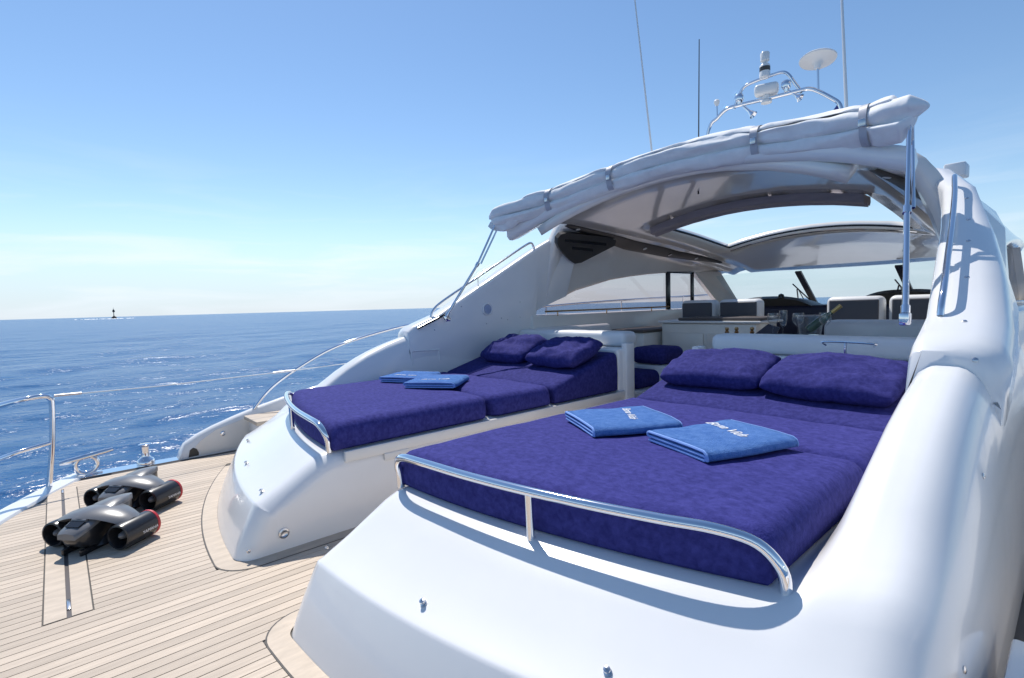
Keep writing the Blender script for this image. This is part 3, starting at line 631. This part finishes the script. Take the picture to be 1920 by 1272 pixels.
tb = B('cockpit_table', [rbox((-2.05, 4.35, .845), (-1.1, 5.0-.03, .875), .012)], 'gelcoat_cream', Y0); B('table_leg', [lathe([(.16, 0), (.05, .03), (.045, .8), (.1, .845)], (-1.6, 4.68, 0), n=16)], 'steel', tb)
for px in (1363, 1381, 1410):                           # little turned brass knobs of the chart rail
    p = ony(px, 627, 4.9); B('rail_knob', [lathe([(.016, -.06), (.012, 0), (.022, .02), (.012, .035), (.02, .05), (.016, .066), (0, .07)], (p.x, 4.9, p.z), n=10)], 'brass', Y0)
p0, p1, p2, p3 = ony(1363, 634, 4.9), ony(1381, 628, 4.9), ony(1408, 632, 4.9), ony(1450, 612, 4.9)
BB('chair_cloth', [prism([p0, p1, p1+Vector((0, 0, -.12)), p0+Vector((0, 0, -.1))], (0, .02, 0)), prism([p2, ony(1440, 608, 4.9), ony(1462, 615, 4.9), p3+Vector((0, 0, -.12)), p2+Vector((0, 0, -.08))], (0, .02, 0))], 'navy', Y0, smooth=False)
# ---- mast with lights, horns, radar, antennas on the hardtop
MY = 4.9
def mp_(px, py, Y=MY): return ony(px, py, Y)
base_z = zs(MY, .4)+.09
P = [Vector((mp_(1322, 254).x-.06, MY, base_z)), mp_(1328, 247), mp_(1345, 222), mp_(1361, 206), mp_(1380, 199), mp_(1440, 185), mp_(1500, 170), mp_(1518, 167), mp_(1535, 172), mp_(1560, 185), mp_(1572, 193), mp_(1577, 204), mp_(1579, 220), Vector((mp_(1580, 235).x, MY, base_z))]
mast = B('mast_arch', [tube(cat(P, 4), .017, 10)], 'chrome', Y0)
B('upper_hoop', [tube(cat([mp_(1376, 205), mp_(1388, 175), mp_(1397, 162), mp_(1415, 153), mp_(1440, 144), mp_(1465, 136), mp_(1478, 140), mp_(1490, 156), mp_(1503, 173)], 4), .014, 10)], 'chrome', mast)
pc = mp_(1434, 147); k = (pc-CAMP).dot(fw)/FPX*.86
B('navigation_light', [lathe([(9*k, 0), (11*k, 2*k), (11*k, 10*k), (10.5*k, 11*k)], pc, n=16)], 'white_plastic', mast)
B('light_housing', [lathe([(10.5*k, 11*k), (10.5*k, 26*k), (8*k, 29*k), (6*k, 31*k)], pc, n=16)], 'white_plastic', mast)
B('light_window', [lathe([(10.8*k, 14*k), (10.8*k, 23*k)], pc, n=16)], 'dark_panel', mast)
B('top_lamp', [lathe([(5*k, 31*k), (5*k, 34*k), (9*k, 36*k), (9.5*k, 52*k), (8*k, 54*k), (0, 54*k)], pc, n=16)], 'light_lens', mast)
pc = mp_(1437, 190); B('radar_base', [lathe([(11*k, -4*k), (11*k, 0), (7*k, 3*k), (8*k, 12*k)], pc, n=14)], 'white_plastic', mast)
Mx = Matrix.Translation(pc+Vector((0, 0, 24*k))) @ Matrix.Rotation(.35, 4, 'Z')
B('radar_scanner', [rbox((-24*k, -13*k, -12*k), (24*k, 13*k, 12*k), 8*k, 4, Mx)], 'white_plastic', mast)
for px, py in ((1386, 196), (1474, 172)):
    p = mp_(px, py); d = Vector((.35, -.85, -.25)).normalized()
    h = B('air_horn', [lathe([(9*k, -7*k), (10*k, -3*k), (9.5*k, 5*k), (4*k, 9*k), (0, 9*k)], p+Vector((0, 0, 14*k)), Vector((.2, -.9, .35)), 16), lathe([(4*k, 0), (5*k, 10*k)], p, n=10)], 'chrome', mast)
    q = p+Vector((0, 0, 4*k)); e_ = mp_(px+27, py+20 if px < 1400 else py+12)
    B('horn_trumpet', [lathe([(2.5*k, 0), (3*k, (e_-q).length*.7), (9*k, (e_-q).length), (7*k, (e_-q).length*1.01), (0, (e_-q).length*.85)], q, (e_-q), 14)], 'chrome', mast)
p = mp_(1534, 172); B('antenna_post', [tube([p, mp_(1533, 128)], .011, 8)], 'chrome', mast)
p = mp_(1533, 128); B('satellite_disc', [lathe([(5*k, -2*k), (7*k, 9*k), (12*k, 14*k), (33*k, 17*k), (34*k, 19*k), (32*k, 21*k), (2*k, 24*k), (1*k, 30*k), (0, 30*k)], p, (-.05, .2, 1), 32)], 'white_plastic', mast)
p = mp_(1345, 222); B('gps_post', [tube([p, mp_(1344, 198)], .008, 8)], 'chrome', mast); B('gps_antenna', [lathe([(3*k, 0), (6*k, 6*k), (6.5*k, 11*k), (4*k, 14*k), (0, 15*k)], mp_(1344, 199), n=14)], 'white_plastic', mast)
B('burgee', [prism([mp_(1570, 196), mp_(1563, 206), mp_(1560, 222), mp_(1574, 224), mp_(1576, 205)], (0, .012, 0))], 'blue_flag', mast, smooth=False)
for (a, b, r, m) in (((1223, 292), (1190, -3), .010, 'white_plastic'), ((1310, 256), (1311, 74), .006, 'dark_panel'), ((1588, 225), (1578, -12), .013, 'white_plastic')):
    pa, pb = ony(*a, 4.6), ony(*b, 4.6); dn = pa+(pa-pb).normalized()*(pa.z-2.2)/max(.2, (pb-pa).normalized().z)
    B('whip_antenna', [tube([dn, pa, pb], [r*1.3, r, r*.7], 8)], m, HT)
B('searchlight', [rbox((-.05, -.09, -.05), (.08, .09, .05), .012, 2, Matrix.Translation(Vector((X(1, 1.62), 5.2, 2.13))))], 'vinyl', HT)
# ------------------------------------------------------------------ folded awning (bimini) on the aft edge of the hardtop
AW = root('folded_awning', (CX, 3.6, 2.1), 'white canvas awning rolled up and strapped along the aft edge of the hardtop', 'awning')
KEY = [(-1.78, 3.42, 2.10), (-1.6, 3.50, 2.155), (-1.2, 3.72, 2.235), (-.6, 3.84, 2.33), (0, 3.86, 2.37), (.6, 3.84, 2.345), (1.2, 3.72, 2.255), (1.55, 3.53, 2.19), (1.76, 3.42, 2.165)]
PTH = cat([(CX+a, b, c) for a, b, c in KEY], 26)
STR = (-1.19, -.54, .74, 1.45)
def sweep(prof, seed, jit, name, m, i0=0, i1=None, tap0=.3, tap1=.3):
    """cloth roll: a folded profile swept along the roof edge; folds wander along the length and are pinched under the straps"""
    S = []; pts = PTH[i0:i1]; L = len(pts)
    for i, p in enumerate(pts):
        t = i/(L-1); d = p.x-CX; pin = 1-.16*max(math.exp(-((d-q)/.06)**2) for q in STR)
        e = pin*min(1, tap0+(1-tap0)*(t/.07)**.7 if t < .07 else 1, tap1+(1-tap1)*((1-t)/.05)**.7 if t > .95 else 1); row = []
        for k, (a, b) in enumerate(prof):
            j = jit*mnoise.noise(Vector((d*1.9, k*3.7, seed)))+jit*.55*mnoise.noise(Vector((d*6.5, k*2.9, seed+5)))+jit*.25*mnoise.noise(Vector((d*17, k*1.7, seed+9)))
            j2 = jit*mnoise.noise(Vector((d*2.3+7, k*3.1, seed)))+jit*.5*mnoise.noise(Vector((d*7.5, k*2.3, seed+2)))
            row.append(Vector((p.x, p.y+(a+j)*e, p.z+(b+j2)*e)))
        S.append([Vector((p.x, q.y, q.z)) for q in cat(row, 4, closed=True)])
    return mesh(name, *loft(S, True, True, True), m, AW, sharp=65)
sweep([(-.085, -.035), (-.108, .0), (-.10, .04), (-.06, .062), (-.02, .052), (.02, .066), (.07, .07), (.09, .03), (.07, -.03), (.02, -.05), (-.04, -.055)], 1.3, .020, 'canvas_roll', 'canvas', 0, None, .25, .12)
sweep([(-.075, -.055), (-.098, -.075), (-.085, -.115), (-.045, -.145), (.0, -.15), (.05, -.12), (.06, -.07), (.0, -.05)], 4.4, .018, 'canvas_fold', 'canvas', 5, -7)
sweep([(-.075, .058), (-.082, .075), (-.05, .092), (.0, .105), (.06, .118), (.13, .112), (.14, .09), (.08, .075), (.02, .07)], 7.7, .016, 'canvas_flap', 'canvas', 30, -14, .1, .1)
S = []                                                    # loose drooping end on the port side
for i in range(13):
    t = i/12; p = PTH[5]+(PTH[40]-PTH[5])*t; w_ = .012*math.sin(t*19); dz = .055*math.sin(min(1, t*1.4)*math.pi)
    S.append([(p.x, p.y-.05+w_, p.z-.05), (p.x, p.y-.085+w_, p.z-.10-dz*.5), (p.x+.02, p.y-.06-w_, p.z-.13-dz), (p.x+.03, p.y-.02, p.z-.13-dz), (p.x, p.y+.01, p.z-.07)])
mesh('canvas_end', *loft(S, True, True, True), 'canvas', AW)
for d in STR:
    i = min(range(len(PTH)), key=lambda j: abs(PTH[j].x-(CX+d))); p = PTH[i]; t = (PTH[i+1]-PTH[i-1]).normalized()
    ring = [(-.112, -.03), (-.118, .02), (-.10, .062), (-.06, .09), (0, .105), (.07, .112), (.13, .10), (.13, .03), (.09, -.05), (.05, -.125), (0, -.152), (-.05, -.148), (-.09, -.115), (-.104, -.07)]
    R_ = cat([Vector((0, a*.93, b*.93)) for a, b in ring], 3, closed=True); S = [[p+q-t*.028, p+q+t*.028] for q in R_+[R_[0]]]
    st = mesh('strap', *loft(S), 'strap', AW)
    B('buckle', [rbox((-.020, -.006, -.022), (.020, .006, .022), .004, 2, Matrix.Translation(p+Vector((0, -.112, -.03))))], 'steel', st)
for s in (-1, 1):                                          # telescopic support poles
    f = Vector((X(s, 1.79), 2.836, 1.125)); m_ = Vector((X(s, 1.722), 3.176, 1.618)); t = Vector((X(s, 1.675), 3.43, 2.10))
    pl = B('support_pole', [tube([f+(f-m_).normalized()*-.0, m_], .013, 10), tube([m_, t], .0105, 10)], 'chrome', AW)
    B('pole_clamp', [tube([m_-(t-f).normalized()*.02, m_+(t-f).normalized()*.02], .019, 12), tube([f-(t-f).normalized()*.01, f+(t-f).normalized()*.03], .018, 10)], 'chrome', pl)
    B('second_pole', [tube([m_+Vector((.02, .03, .01)), t+Vector((.0, .07, .02))], .009, 8)], 'chrome', pl)
    B('pole_foot', [rbox((f.x-.02, f.y-.03, f.z-.06), (f.x+.02, f.y+.03, f.z-.005), .008)], 'chrome', pl)
# ------------------------------------------------------------------ cushions
def patch(c00, c10, aft, z0, z1, front, r=.045, nu=34, nv=34, seed=0, amp=.004, topf=None, bulge=.0):
    """cushion over a plan quad: u across (d0..d1), v from aft curve to front line."""
    def spacing(n):
        t = np.linspace(0, 1, n); return .5-.5*np.cos(np.pi*t)*(.55+.45*np.cos(np.pi*t)**2)
    us, vs_ = spacing(nu), spacing(nv); S = []; d0, d1 = c00, c10
    Wd = abs(d1-d0)
    rowsP = []
    for u in us:
        row = []
        for v in vs_:
            d = d0+(d1-d0)*u; ya = aft(d); yf = front(d); y = ya+(yf-ya)*v; L = yf-ya
            e = min(u*Wd, (1-u)*Wd); g = min(v*L, (1-v)*L)
            def q(e): return 0 if e >= r else r*(1-math.sqrt(max(0, 1-(1-e/r)**2)))
            z = (topf(y) if topf else z1)-q(e)-q(g)*.9+bulge*math.sin(math.pi*u)*math.sin(math.pi*v)
            z += amp*(mnoise.noise(Vector((d*4+seed, y*4, seed)))+.5*mnoise.noise(Vector((d*11+seed, y*11, seed*2))))*min(1, e/.05)*min(1, g/.05)
            row.append(Vector((X(sd[0], d), y, max(z, z0+.01))))
        rowsP.append(row)
    V, F = loft(rowsP); nU, nV = len(rowsP), len(rowsP[0])
    ring = [i*nV for i in range(nU)]+[(nU-1)*nV+j for j in range(1, nV)]+[i*nV+nV-1 for i in range(nU-2, -1, -1)]+[j for j in range(nV-2, 0, -1)]
    b0 = len(V); cx_ = sum(V[i].x for i in ring)/len(ring); cy_ = sum(V[i].y for i in ring)/len(ring)
    for lev, (zz, ins) in enumerate((((z0+(V[ring[0]].z-z0)*.5), -.004), (z0+.012, 0.), (z0, .012))):
        for i in ring:
            v = V[i]; dx, dy = v.x-cx_, v.y-cy_; l = math.hypot(dx, dy); zt = z0+(v.z-z0)*.5 if lev == 0 else zz
            V.append(Vector((v.x-dx/l*ins, v.y-dy/l*ins, zt)))
    m = len(ring); prev = ring
    for lev in range(3):
        cur = [b0+lev*m+i for i in range(m)]
        for i in range(m): F.append((prev[i], prev[(i+1) % m], cur[(i+1) % m], cur[i]))
        prev = cur
    F.append(tuple(prev)); return V, F
sd = [1]
GRP = 'purple velvet sun bed mattresses'
for s, nm in ((-1, 'port'), (1, 'starboard')):
    sd[0] = s
    aft = lambda d: hump_base(d)+.497
    for k, (a, f, z1, lb) in enumerate(((aft, lambda d: 2.19+.03*(d-.3)-.07*max(0, (.47-d)/.12)**2.2, .592, 'large purple velvet mattress at the rail end of the %s sun bed'), (lambda d: 2.20+.03*(d-.3)+.05*max(0, (.45-d)/.10)**2.2, lambda d: 2.80-.05*max(0, (.45-d)/.10)**2.2, .588, 'short purple velvet mattress between large mattress and backrest wedge, %s sun bed'))):
        V, F = patch(.35, 1.80, a, .443, z1, f, seed=s*3+k*5+11, amp=.006, nu=44, nv=44 if k == 0 else 30, bulge=.016, r=.062)
        o = mesh('sunbed_mattress', V, F, 'velvet', None, sharp=80); tag(o, lb % ('far' if s < 0 else 'near'), 'mattress', GRP)
    V, F = patch(.35, 1.83, lambda d: 2.812, .443, .6, lambda d: 3.588, seed=s*7+3, topf=lambda y: .575+.27*(y-2.812), amp=.005, r=.035)
    tag(mesh('backrest_wedge', V, F, 'velvet_dark', None, sharp=80), 'purple velvet wedge backrest under the pillows of the %s sun bed' % ('far' if s < 0 else 'near'), 'backrest', 'velvet wedge backrests')
def pillow(c, w, h, t, rz, tilt, seed, label):
    M = Matrix.Translation(Vector(c)) @ Matrix.Rotation(rz, 4, 'Z') @ Matrix.Rotation(tilt, 4, 'X'); n = 30
    us = np.sin(np.linspace(-1, 1, n)*math.pi/2); V = []; F = []
    for sgn in (1, -1):
        b = len(V)
        for u in us:
            for v in us:
                prof = (max(0, 1-u**4)**.40)*(max(0, 1-v**4)**.40); x = u*w/2*(1-.05*v**4); y = v*h/2*(1-.07*u**4)
                nz = .018*mnoise.noise(Vector((u*2.3+seed, v*2.3, seed)))+.010*mnoise.noise(Vector((u*5+seed, v*5, seed)))-.010*abs(mnoise.noise(Vector((u*3+seed*2, v*7, seed))))
                V.append(M @ Vector((x, y, sgn*t/2*prof+nz*prof*1.5+.004*mnoise.noise(Vector((u*5, v*5, seed))))))
        for i in range(n-1):
            for j in range(n-1): F.append((b+i*n+j, b+i*n+j+1, b+(i+1)*n+j+1, b+(i+1)*n+j))
    tag(mesh('pillow', V, F, 'velvet_dark', None, sharp=180), label, 'pillow', 'purple velvet pillows on the sun beds')
pillow((-1.60, 3.24, .755), .66, .46, .155, .04, .29, 1, 'plump purple velvet pillow on the near sun bed, nearer the walkway')
pillow((-.93, 3.22, .755), .67, .46, .155, -.03, .29, 2.5, 'plump purple velvet pillow on the near sun bed beside the awning pole')
pillow((-3.02, 3.28, .790), .60, .44, .17, -.05, .33, 4, 'purple velvet pillow on the far sun bed, nearer the walkway')
pillow((-3.68, 3.30, .790), .58, .44, .17, .08, .33, 5.5, 'purple velvet pillow on the far sun bed against the arch wall')
# cockpit cushions seen through the walkway
for c, sz, lb in (((-3.02, 4.35, .445), (.42, .5, .16), 'dark purple seat cushion on the cockpit settee, lower of the two beyond the walkway'), ((-2.94, 4.62, .66), (.40, .42, .17), 'dark purple cushion leaning beyond the walkway, upper of the two')):
    st_ = rbox([c[k]-sz[k]/2 for k in range(3)], [c[k]+sz[k]/2 for k in range(3)], .07, 5)
    tag(mesh('settee_cushion', *st_, 'velvet_dark', None, sharp=180), lb, 'cushion', 'loose cushions in the cockpit')
B('corner_settee', [rbox((-3.3, 4.08, 0), (-2.72, 4.9, .362), .03, 3), rbox((-3.18, 4.45, .362), (-2.75, 4.86, .572), .03, 3)], 'vinyl', Y0)
# ------------------------------------------------------------------ towels
def towel(c, w, l, rz, label, text_at, tw, trz, seed, flip=1):
    M = Matrix.Translation(Vector(c)) @ Matrix.Rotation(rz, 4, 'Z'); th = .0135
    # folded strip: section in x-z, extruded along y
    sec = []; hw = w/2
    def arc(xc, zc, r, a0, a1, n=6): return [(xc+r*math.cos(math.radians(a)), zc+r*math.sin(math.radians(a))) for a in np.linspace(a0, a1, n)]
    sec += [(-hw*.92, .006), (0, .006), (hw-.012, .006)]+arc(hw-.012, .006+.0075, .0075, -90, 90)[1:]+[(0, .021), (-hw+.014, .022)]+arc(-hw+.014, .0305, .0085, 270, 90)[1:]+[(-hw*.4, .0395), (0, .040), (hw*.5, .0395), (hw-.018, .037), (hw-.004, .030), (hw+.003, .018), (hw+.001, .006)]
    ny = 16; S = []
    for j in range(ny):
        v = j/(ny-1)*2-1
        S.append([M @ Vector((x+.004*math.sin(v*3+seed), v*l/2+.004*math.sin(x*9+seed), z*(1+.08*mnoise.noise(Vector((x*6, v*2, seed))))+.004*max(0, z-.02)/.02*mnoise.noise(Vector((x*9, v*3, seed+4)))+.001)) for x, z in sec])
    V, F = loft(S); o = mesh('towel', V, F, 'towel', None, sharp=180); md = o.modifiers.new('t', 'SOLIDIFY'); md.thickness = .0105; md.offset = 0
    tag(o, label, 'towel', 'folded blue towels on the sun beds')
    for e, (row) in enumerate((S[0], S[-1])):
        dy = (S[0][0]-S[1][0]).normalized()*.002*(1 if e == 0 else -1)
        hem = mesh('hem', *tube([p+dy for p in row[:26]], .0058, 6), 'towel_hem', None); hem.parent = o
    cu = bpy.data.curves.new('txt', 'FONT'); cu.body = 'Bona Vida'; cu.size = tw; cu.shear = .45; cu.extrude = .0006; cu.align_x = 'CENTER'; cu.align_y = 'CENTER'; cu.space_character = .88
    to = bpy.data.objects.new('txt', cu); col.objects.link(to); bpy.context.view_layer.update()
    me = bpy.data.meshes.new_from_object(to.evaluated_get(bpy.context.evaluated_depsgraph_get())); bpy.data.objects.remove(to)
    T = Matrix.Translation(Vector((text_at[0], text_at[1], 0))) @ Matrix.Rotation(trz, 4, 'Z') @ Matrix.Scale(1.25, 4, (1, 0, 0))
    for v in me.vertices:
        q = T @ v.co; lx = max(-hw, min(hw, q.x)); zt = .040*(1+.08*mnoise.noise(Vector((q.x*6, q.y/(l/2)*2, seed))))+.004*mnoise.noise(Vector((q.x*9, q.y/(l/2)*3, seed+4)))
        zt -= .0025*max(0, (abs(q.x)-hw*.5)/(hw*.5)); v.co = M @ Vector((q.x, q.y, zt+.0082+v.co.z))
    me.materials.clear(); me.materials.append(MATS['thread']); t = bpy.data.objects.new('embroidery', me); col.objects.link(t); t.parent = o
ZP = .606
towel((-1.50, 2.03, ZP), .40, .42, math.radians(62-90-2), 'folded blue towel on the near sun bed, left one with its corner lifted', (-.03, .06), .055, math.radians(-15), 1)
towel((-.995, 2.02, ZP), .36, .45, math.radians(-20), 'folded blue towel on the near sun bed, closest to the white side moulding', (-.05, .08), .06, math.radians(-12), 2)
towel((-3.36, 2.20, ZP), .40, .40, math.radians(38), 'folded blue towel with readable embroidery on the far sun bed', (0, -.05), .05, math.radians(2), 3)
towel((-3.80, 2.22, ZP-.004), .38, .36, math.radians(30), 'folded blue towel half hidden behind another on the far sun bed', (0, -.08), .045, math.radians(2), 4)
# ------------------------------------------------------------------ sea scooters
def scooter(loc, rz, label):
    r = root('sea_scooter', loc, label, 'sea scooter', 'sea scooters on the aft deck', rz); L = lambda n, ps, m, par=None, **k: B(n, ps, m, par or r, local=True, **k)
    for sx in (-1, 1):
        c = Vector((sx*.195, 0, .07))
        d = L('thruster', [lathe([(.050, -.072), (.056, -.087), (.064, -.085), (.067, -.072), (.067, .095), (.063, .098), (.055, .098), (.052, .08), (.050, -.072)], c, (0, 1, 0), 30, False)], 'scooter_black')
        L('thruster_ring', [lathe([(.0655, .0955), (.069, .098), (.069, .110), (.065, .114), (.055, .114), (.055, .0985), (.0655, .0955)], c, (0, 1, 0), 30, False)], 'red', d)
        L('hub', [lathe([(.022, .06), (.022, -.04), (.015, -.07), (0, -.082)], c, (0, 1, 0), 18)], 'grey_shell', d)
        bl = mb()
        for k in range(5):
            a = k*2*math.pi/5; ca, sa = math.cos(a), math.sin(a); t = Vector((-sa, 0, ca)); rad = Vector((ca, 0, sa))
            add(bl, [c+rad*.018+t*.012+Vector((0, .0, 0)), c+rad*.050+t*.022+Vector((0, .012, 0)), c+rad*.050-t*.018+Vector((0, -.02, 0)), c+rad*.018-t*.012+Vector((0, -.012, 0))], [(0, 1, 2, 3)])
        L('propeller', [bl], 'black', d, smooth=False)
        cu = bpy.data.curves.new('txt', 'FONT'); cu.body = 'YAMAHA'; cu.size = .024; cu.extrude = .0003; cu.align_x = 'CENTER'; cu.align_y = 'CENTER'
        to = bpy.data.objects.new('txt', cu); col.objects.link(to); bpy.context.view_layer.update(); me = bpy.data.meshes.new_from_object(to.evaluated_get(bpy.context.evaluated_depsgraph_get())); bpy.data.objects.remove(to)
        for v in me.vertices:                              # wrap the lettering on the duct's outer side
            a = v.co.y/.0675+math.radians(-8); rr = .0677+v.co.z
            v.co = Vector((c.x+sx*rr*math.cos(a), .045+v.co.x*(1 if sx > 0 else -1), c.z+rr*math.sin(a)))
        me.materials.append(MATS['thread']); t = bpy.data.objects.new('lettering', me); col.objects.link(t); t.parent = d
    # arched wing bridging the thrusters
    S = []
    for q in np.linspace(-1, 1, 21):
        x = q*.205; zt = .135+.055*math.cos(q*math.pi/2)**.8; hw = .055+.055*(1-abs(q))**.7
        S.append([(x, -hw, zt-.018), (x, -hw*.8, zt-.002), (x, 0, zt+.006), (x, hw*.8, zt-.002), (x, hw, zt-.016), (x, hw*.7, zt-.034), (x, -hw*.7, zt-.036)])
    L('wing', [loft(S, True, True, True)], 'grey_shell', sharp=50)
    # centre body (battery hull) with nose deck and handle well
    S = []
    for y, hw, z0, z1 in ((-.16, .045, .070, .115), (-.15, .058, .05, .130), (-.11, .066, .022, .148), (-.04, .07, .010, .172), (.04, .07, .010, .190), (.11, .052, .02, .196), (.17, .03, .06, .192), (.19, .012, .11, .186)):
        S.append([(-hw*.75, y, z0), (-hw, y, z0+.02), (-hw, y, z1-.022), (-hw*.8, y, z1-.004), (0, y, z1), (hw*.8, y, z1-.004), (hw, y, z1-.022), (hw, y, z0+.02), (hw*.75, y, z0)])
    L('centre_body', [loft(S, True, True, True)], 'scooter_black', sharp=50)
    S = []
    for y, hw, z1 in ((-.18, .05, .120), (-.165, .062, .130), (-.11, .072, .152), (-.04, .076, .177), (.04, .072, .196), (.11, .055, .202), (.175, .03, .198), (.20, .008, .192)):
        S.append([(-hw, y, z1-.028), (-hw, y, z1-.012), (-hw*.8, y, z1), (0, y, z1+.004), (hw*.8, y, z1), (hw, y, z1-.012), (hw, y, z1-.028)])
    top = L('top_shell', [loft(S, True, True, True)], 'grey_shell', sharp=40)
    L('handle_well', [prism([(-.038, -.145, .1405), (.038, -.145, .1405), (.042, -.07, .1705), (-.042, -.07, .1705)], (0, -.004, .006))], 'black', top, smooth=False)
    L('handle_bar', [tube([(-.042, -.105, .163), (.042, -.105, .163)], .008, 8)], 'grey_shell', top)
    for sx in (-1, 1): L('side_fin', [prism([(sx*.085, -.10, .03), (sx*.125, -.02, .03), (sx*.125, .06, .10), (sx*.085, .02, .13)], (sx*.008, 0, 0))], 'scooter_black', smooth=False)
    for q in (((-.06, -.16, 0), (-.045, .16, .03)), ((.045, -.16, 0), (.06, .16, .03)), ((-.215, -.06, 0), (-.175, .06, .008)), ((.175, -.06, 0), (.215, .06, .008))): L('skid', [rbox(*q, .003)], 'black')
    return r
scooter((-3.475, .115, .001), math.radians(40), 'black and grey twin-thruster sea scooter, the one nearer the camera on the teak')
scooter((-3.99, .30, .001), math.radians(40), 'black and grey twin-thruster sea scooter, the one farther back near the deck edge')
# ------------------------------------------------------------------ glasses, bucket, bottle on the cockpit table
TZ = .876
def glass(x, y, label, prof, grp='stemware on the cockpit table'):
    o = B('wine_glass', [lathe(prof, (x, y, TZ), n=20)], 'tumbler'); tag(o, label, 'glass', grp); return o
WG = [(.036, 0), (.034, .004), (.006, .01), (.005, .085), (.02, .1), (.042, .13), (.046, .16), (.040, .20), (.0385, .20), (.044, .16), (.04, .132), (.018, .104), (0, .098)]
FL = [(.032, 0), (.03, .004), (.005, .01), (.005, .07), (.022, .09), (.031, .13), (.034, .22), (.0328, .22), (.029, .13), (.02, .094), (0, .088)]
glass(-1.80, 4.62, 'round empty wine glass at the left end of the row on the cockpit table', WG); glass(-1.755, 4.72, 'tall straight champagne glass just beside the leftmost wine glass', FL)
glass(-1.585, 4.58, 'round empty wine glass in front of the ice bucket', WG); glass(-1.40, 4.62, 'round empty wine glass right of the ice bucket', WG)
bx_ = (-1.56, 4.78)
ib = root('ice_bucket', (*bx_, TZ), 'clear ice bucket on the cockpit table holding a champagne bottle', 'ice bucket')
B('bucket', [lathe([(.075, 0), (.08, .005), (.10, .17), (.103, .172), (.097, .17), (.077, .008), (0, .006)], (*bx_, TZ), n=28)], 'tumbler', ib); B('bucket_rim', [tube([(bx_[0]+.102*math.cos(a), bx_[1]+.102*math.sin(a), TZ+.172) for a in np.linspace(0, 2*math.pi, 29)[:-1]], .004, 6, closed=True)], 'chrome', ib)
ax = Vector((.62, .1, .55)).normalized(); b0 = Vector((*bx_, TZ+.06))-ax*.02
bo = root('champagne_bottle', b0, 'green champagne bottle with gold foil neck leaning in the ice bucket', 'bottle')
B('bottle', [lathe([(.0, -.0), (.036, .005), (.038, .02), (.038, .14), (.03, .18), (.017, .215), (.0155, .235)], b0, ax, 20)], 'bottle_glass', bo); B('foil', [lathe([(.0162, .222), (.0158, .27), (.0175, .29), (.0175, .31), (0, .314)], b0, ax, 16)], 'gold_foil', bo)
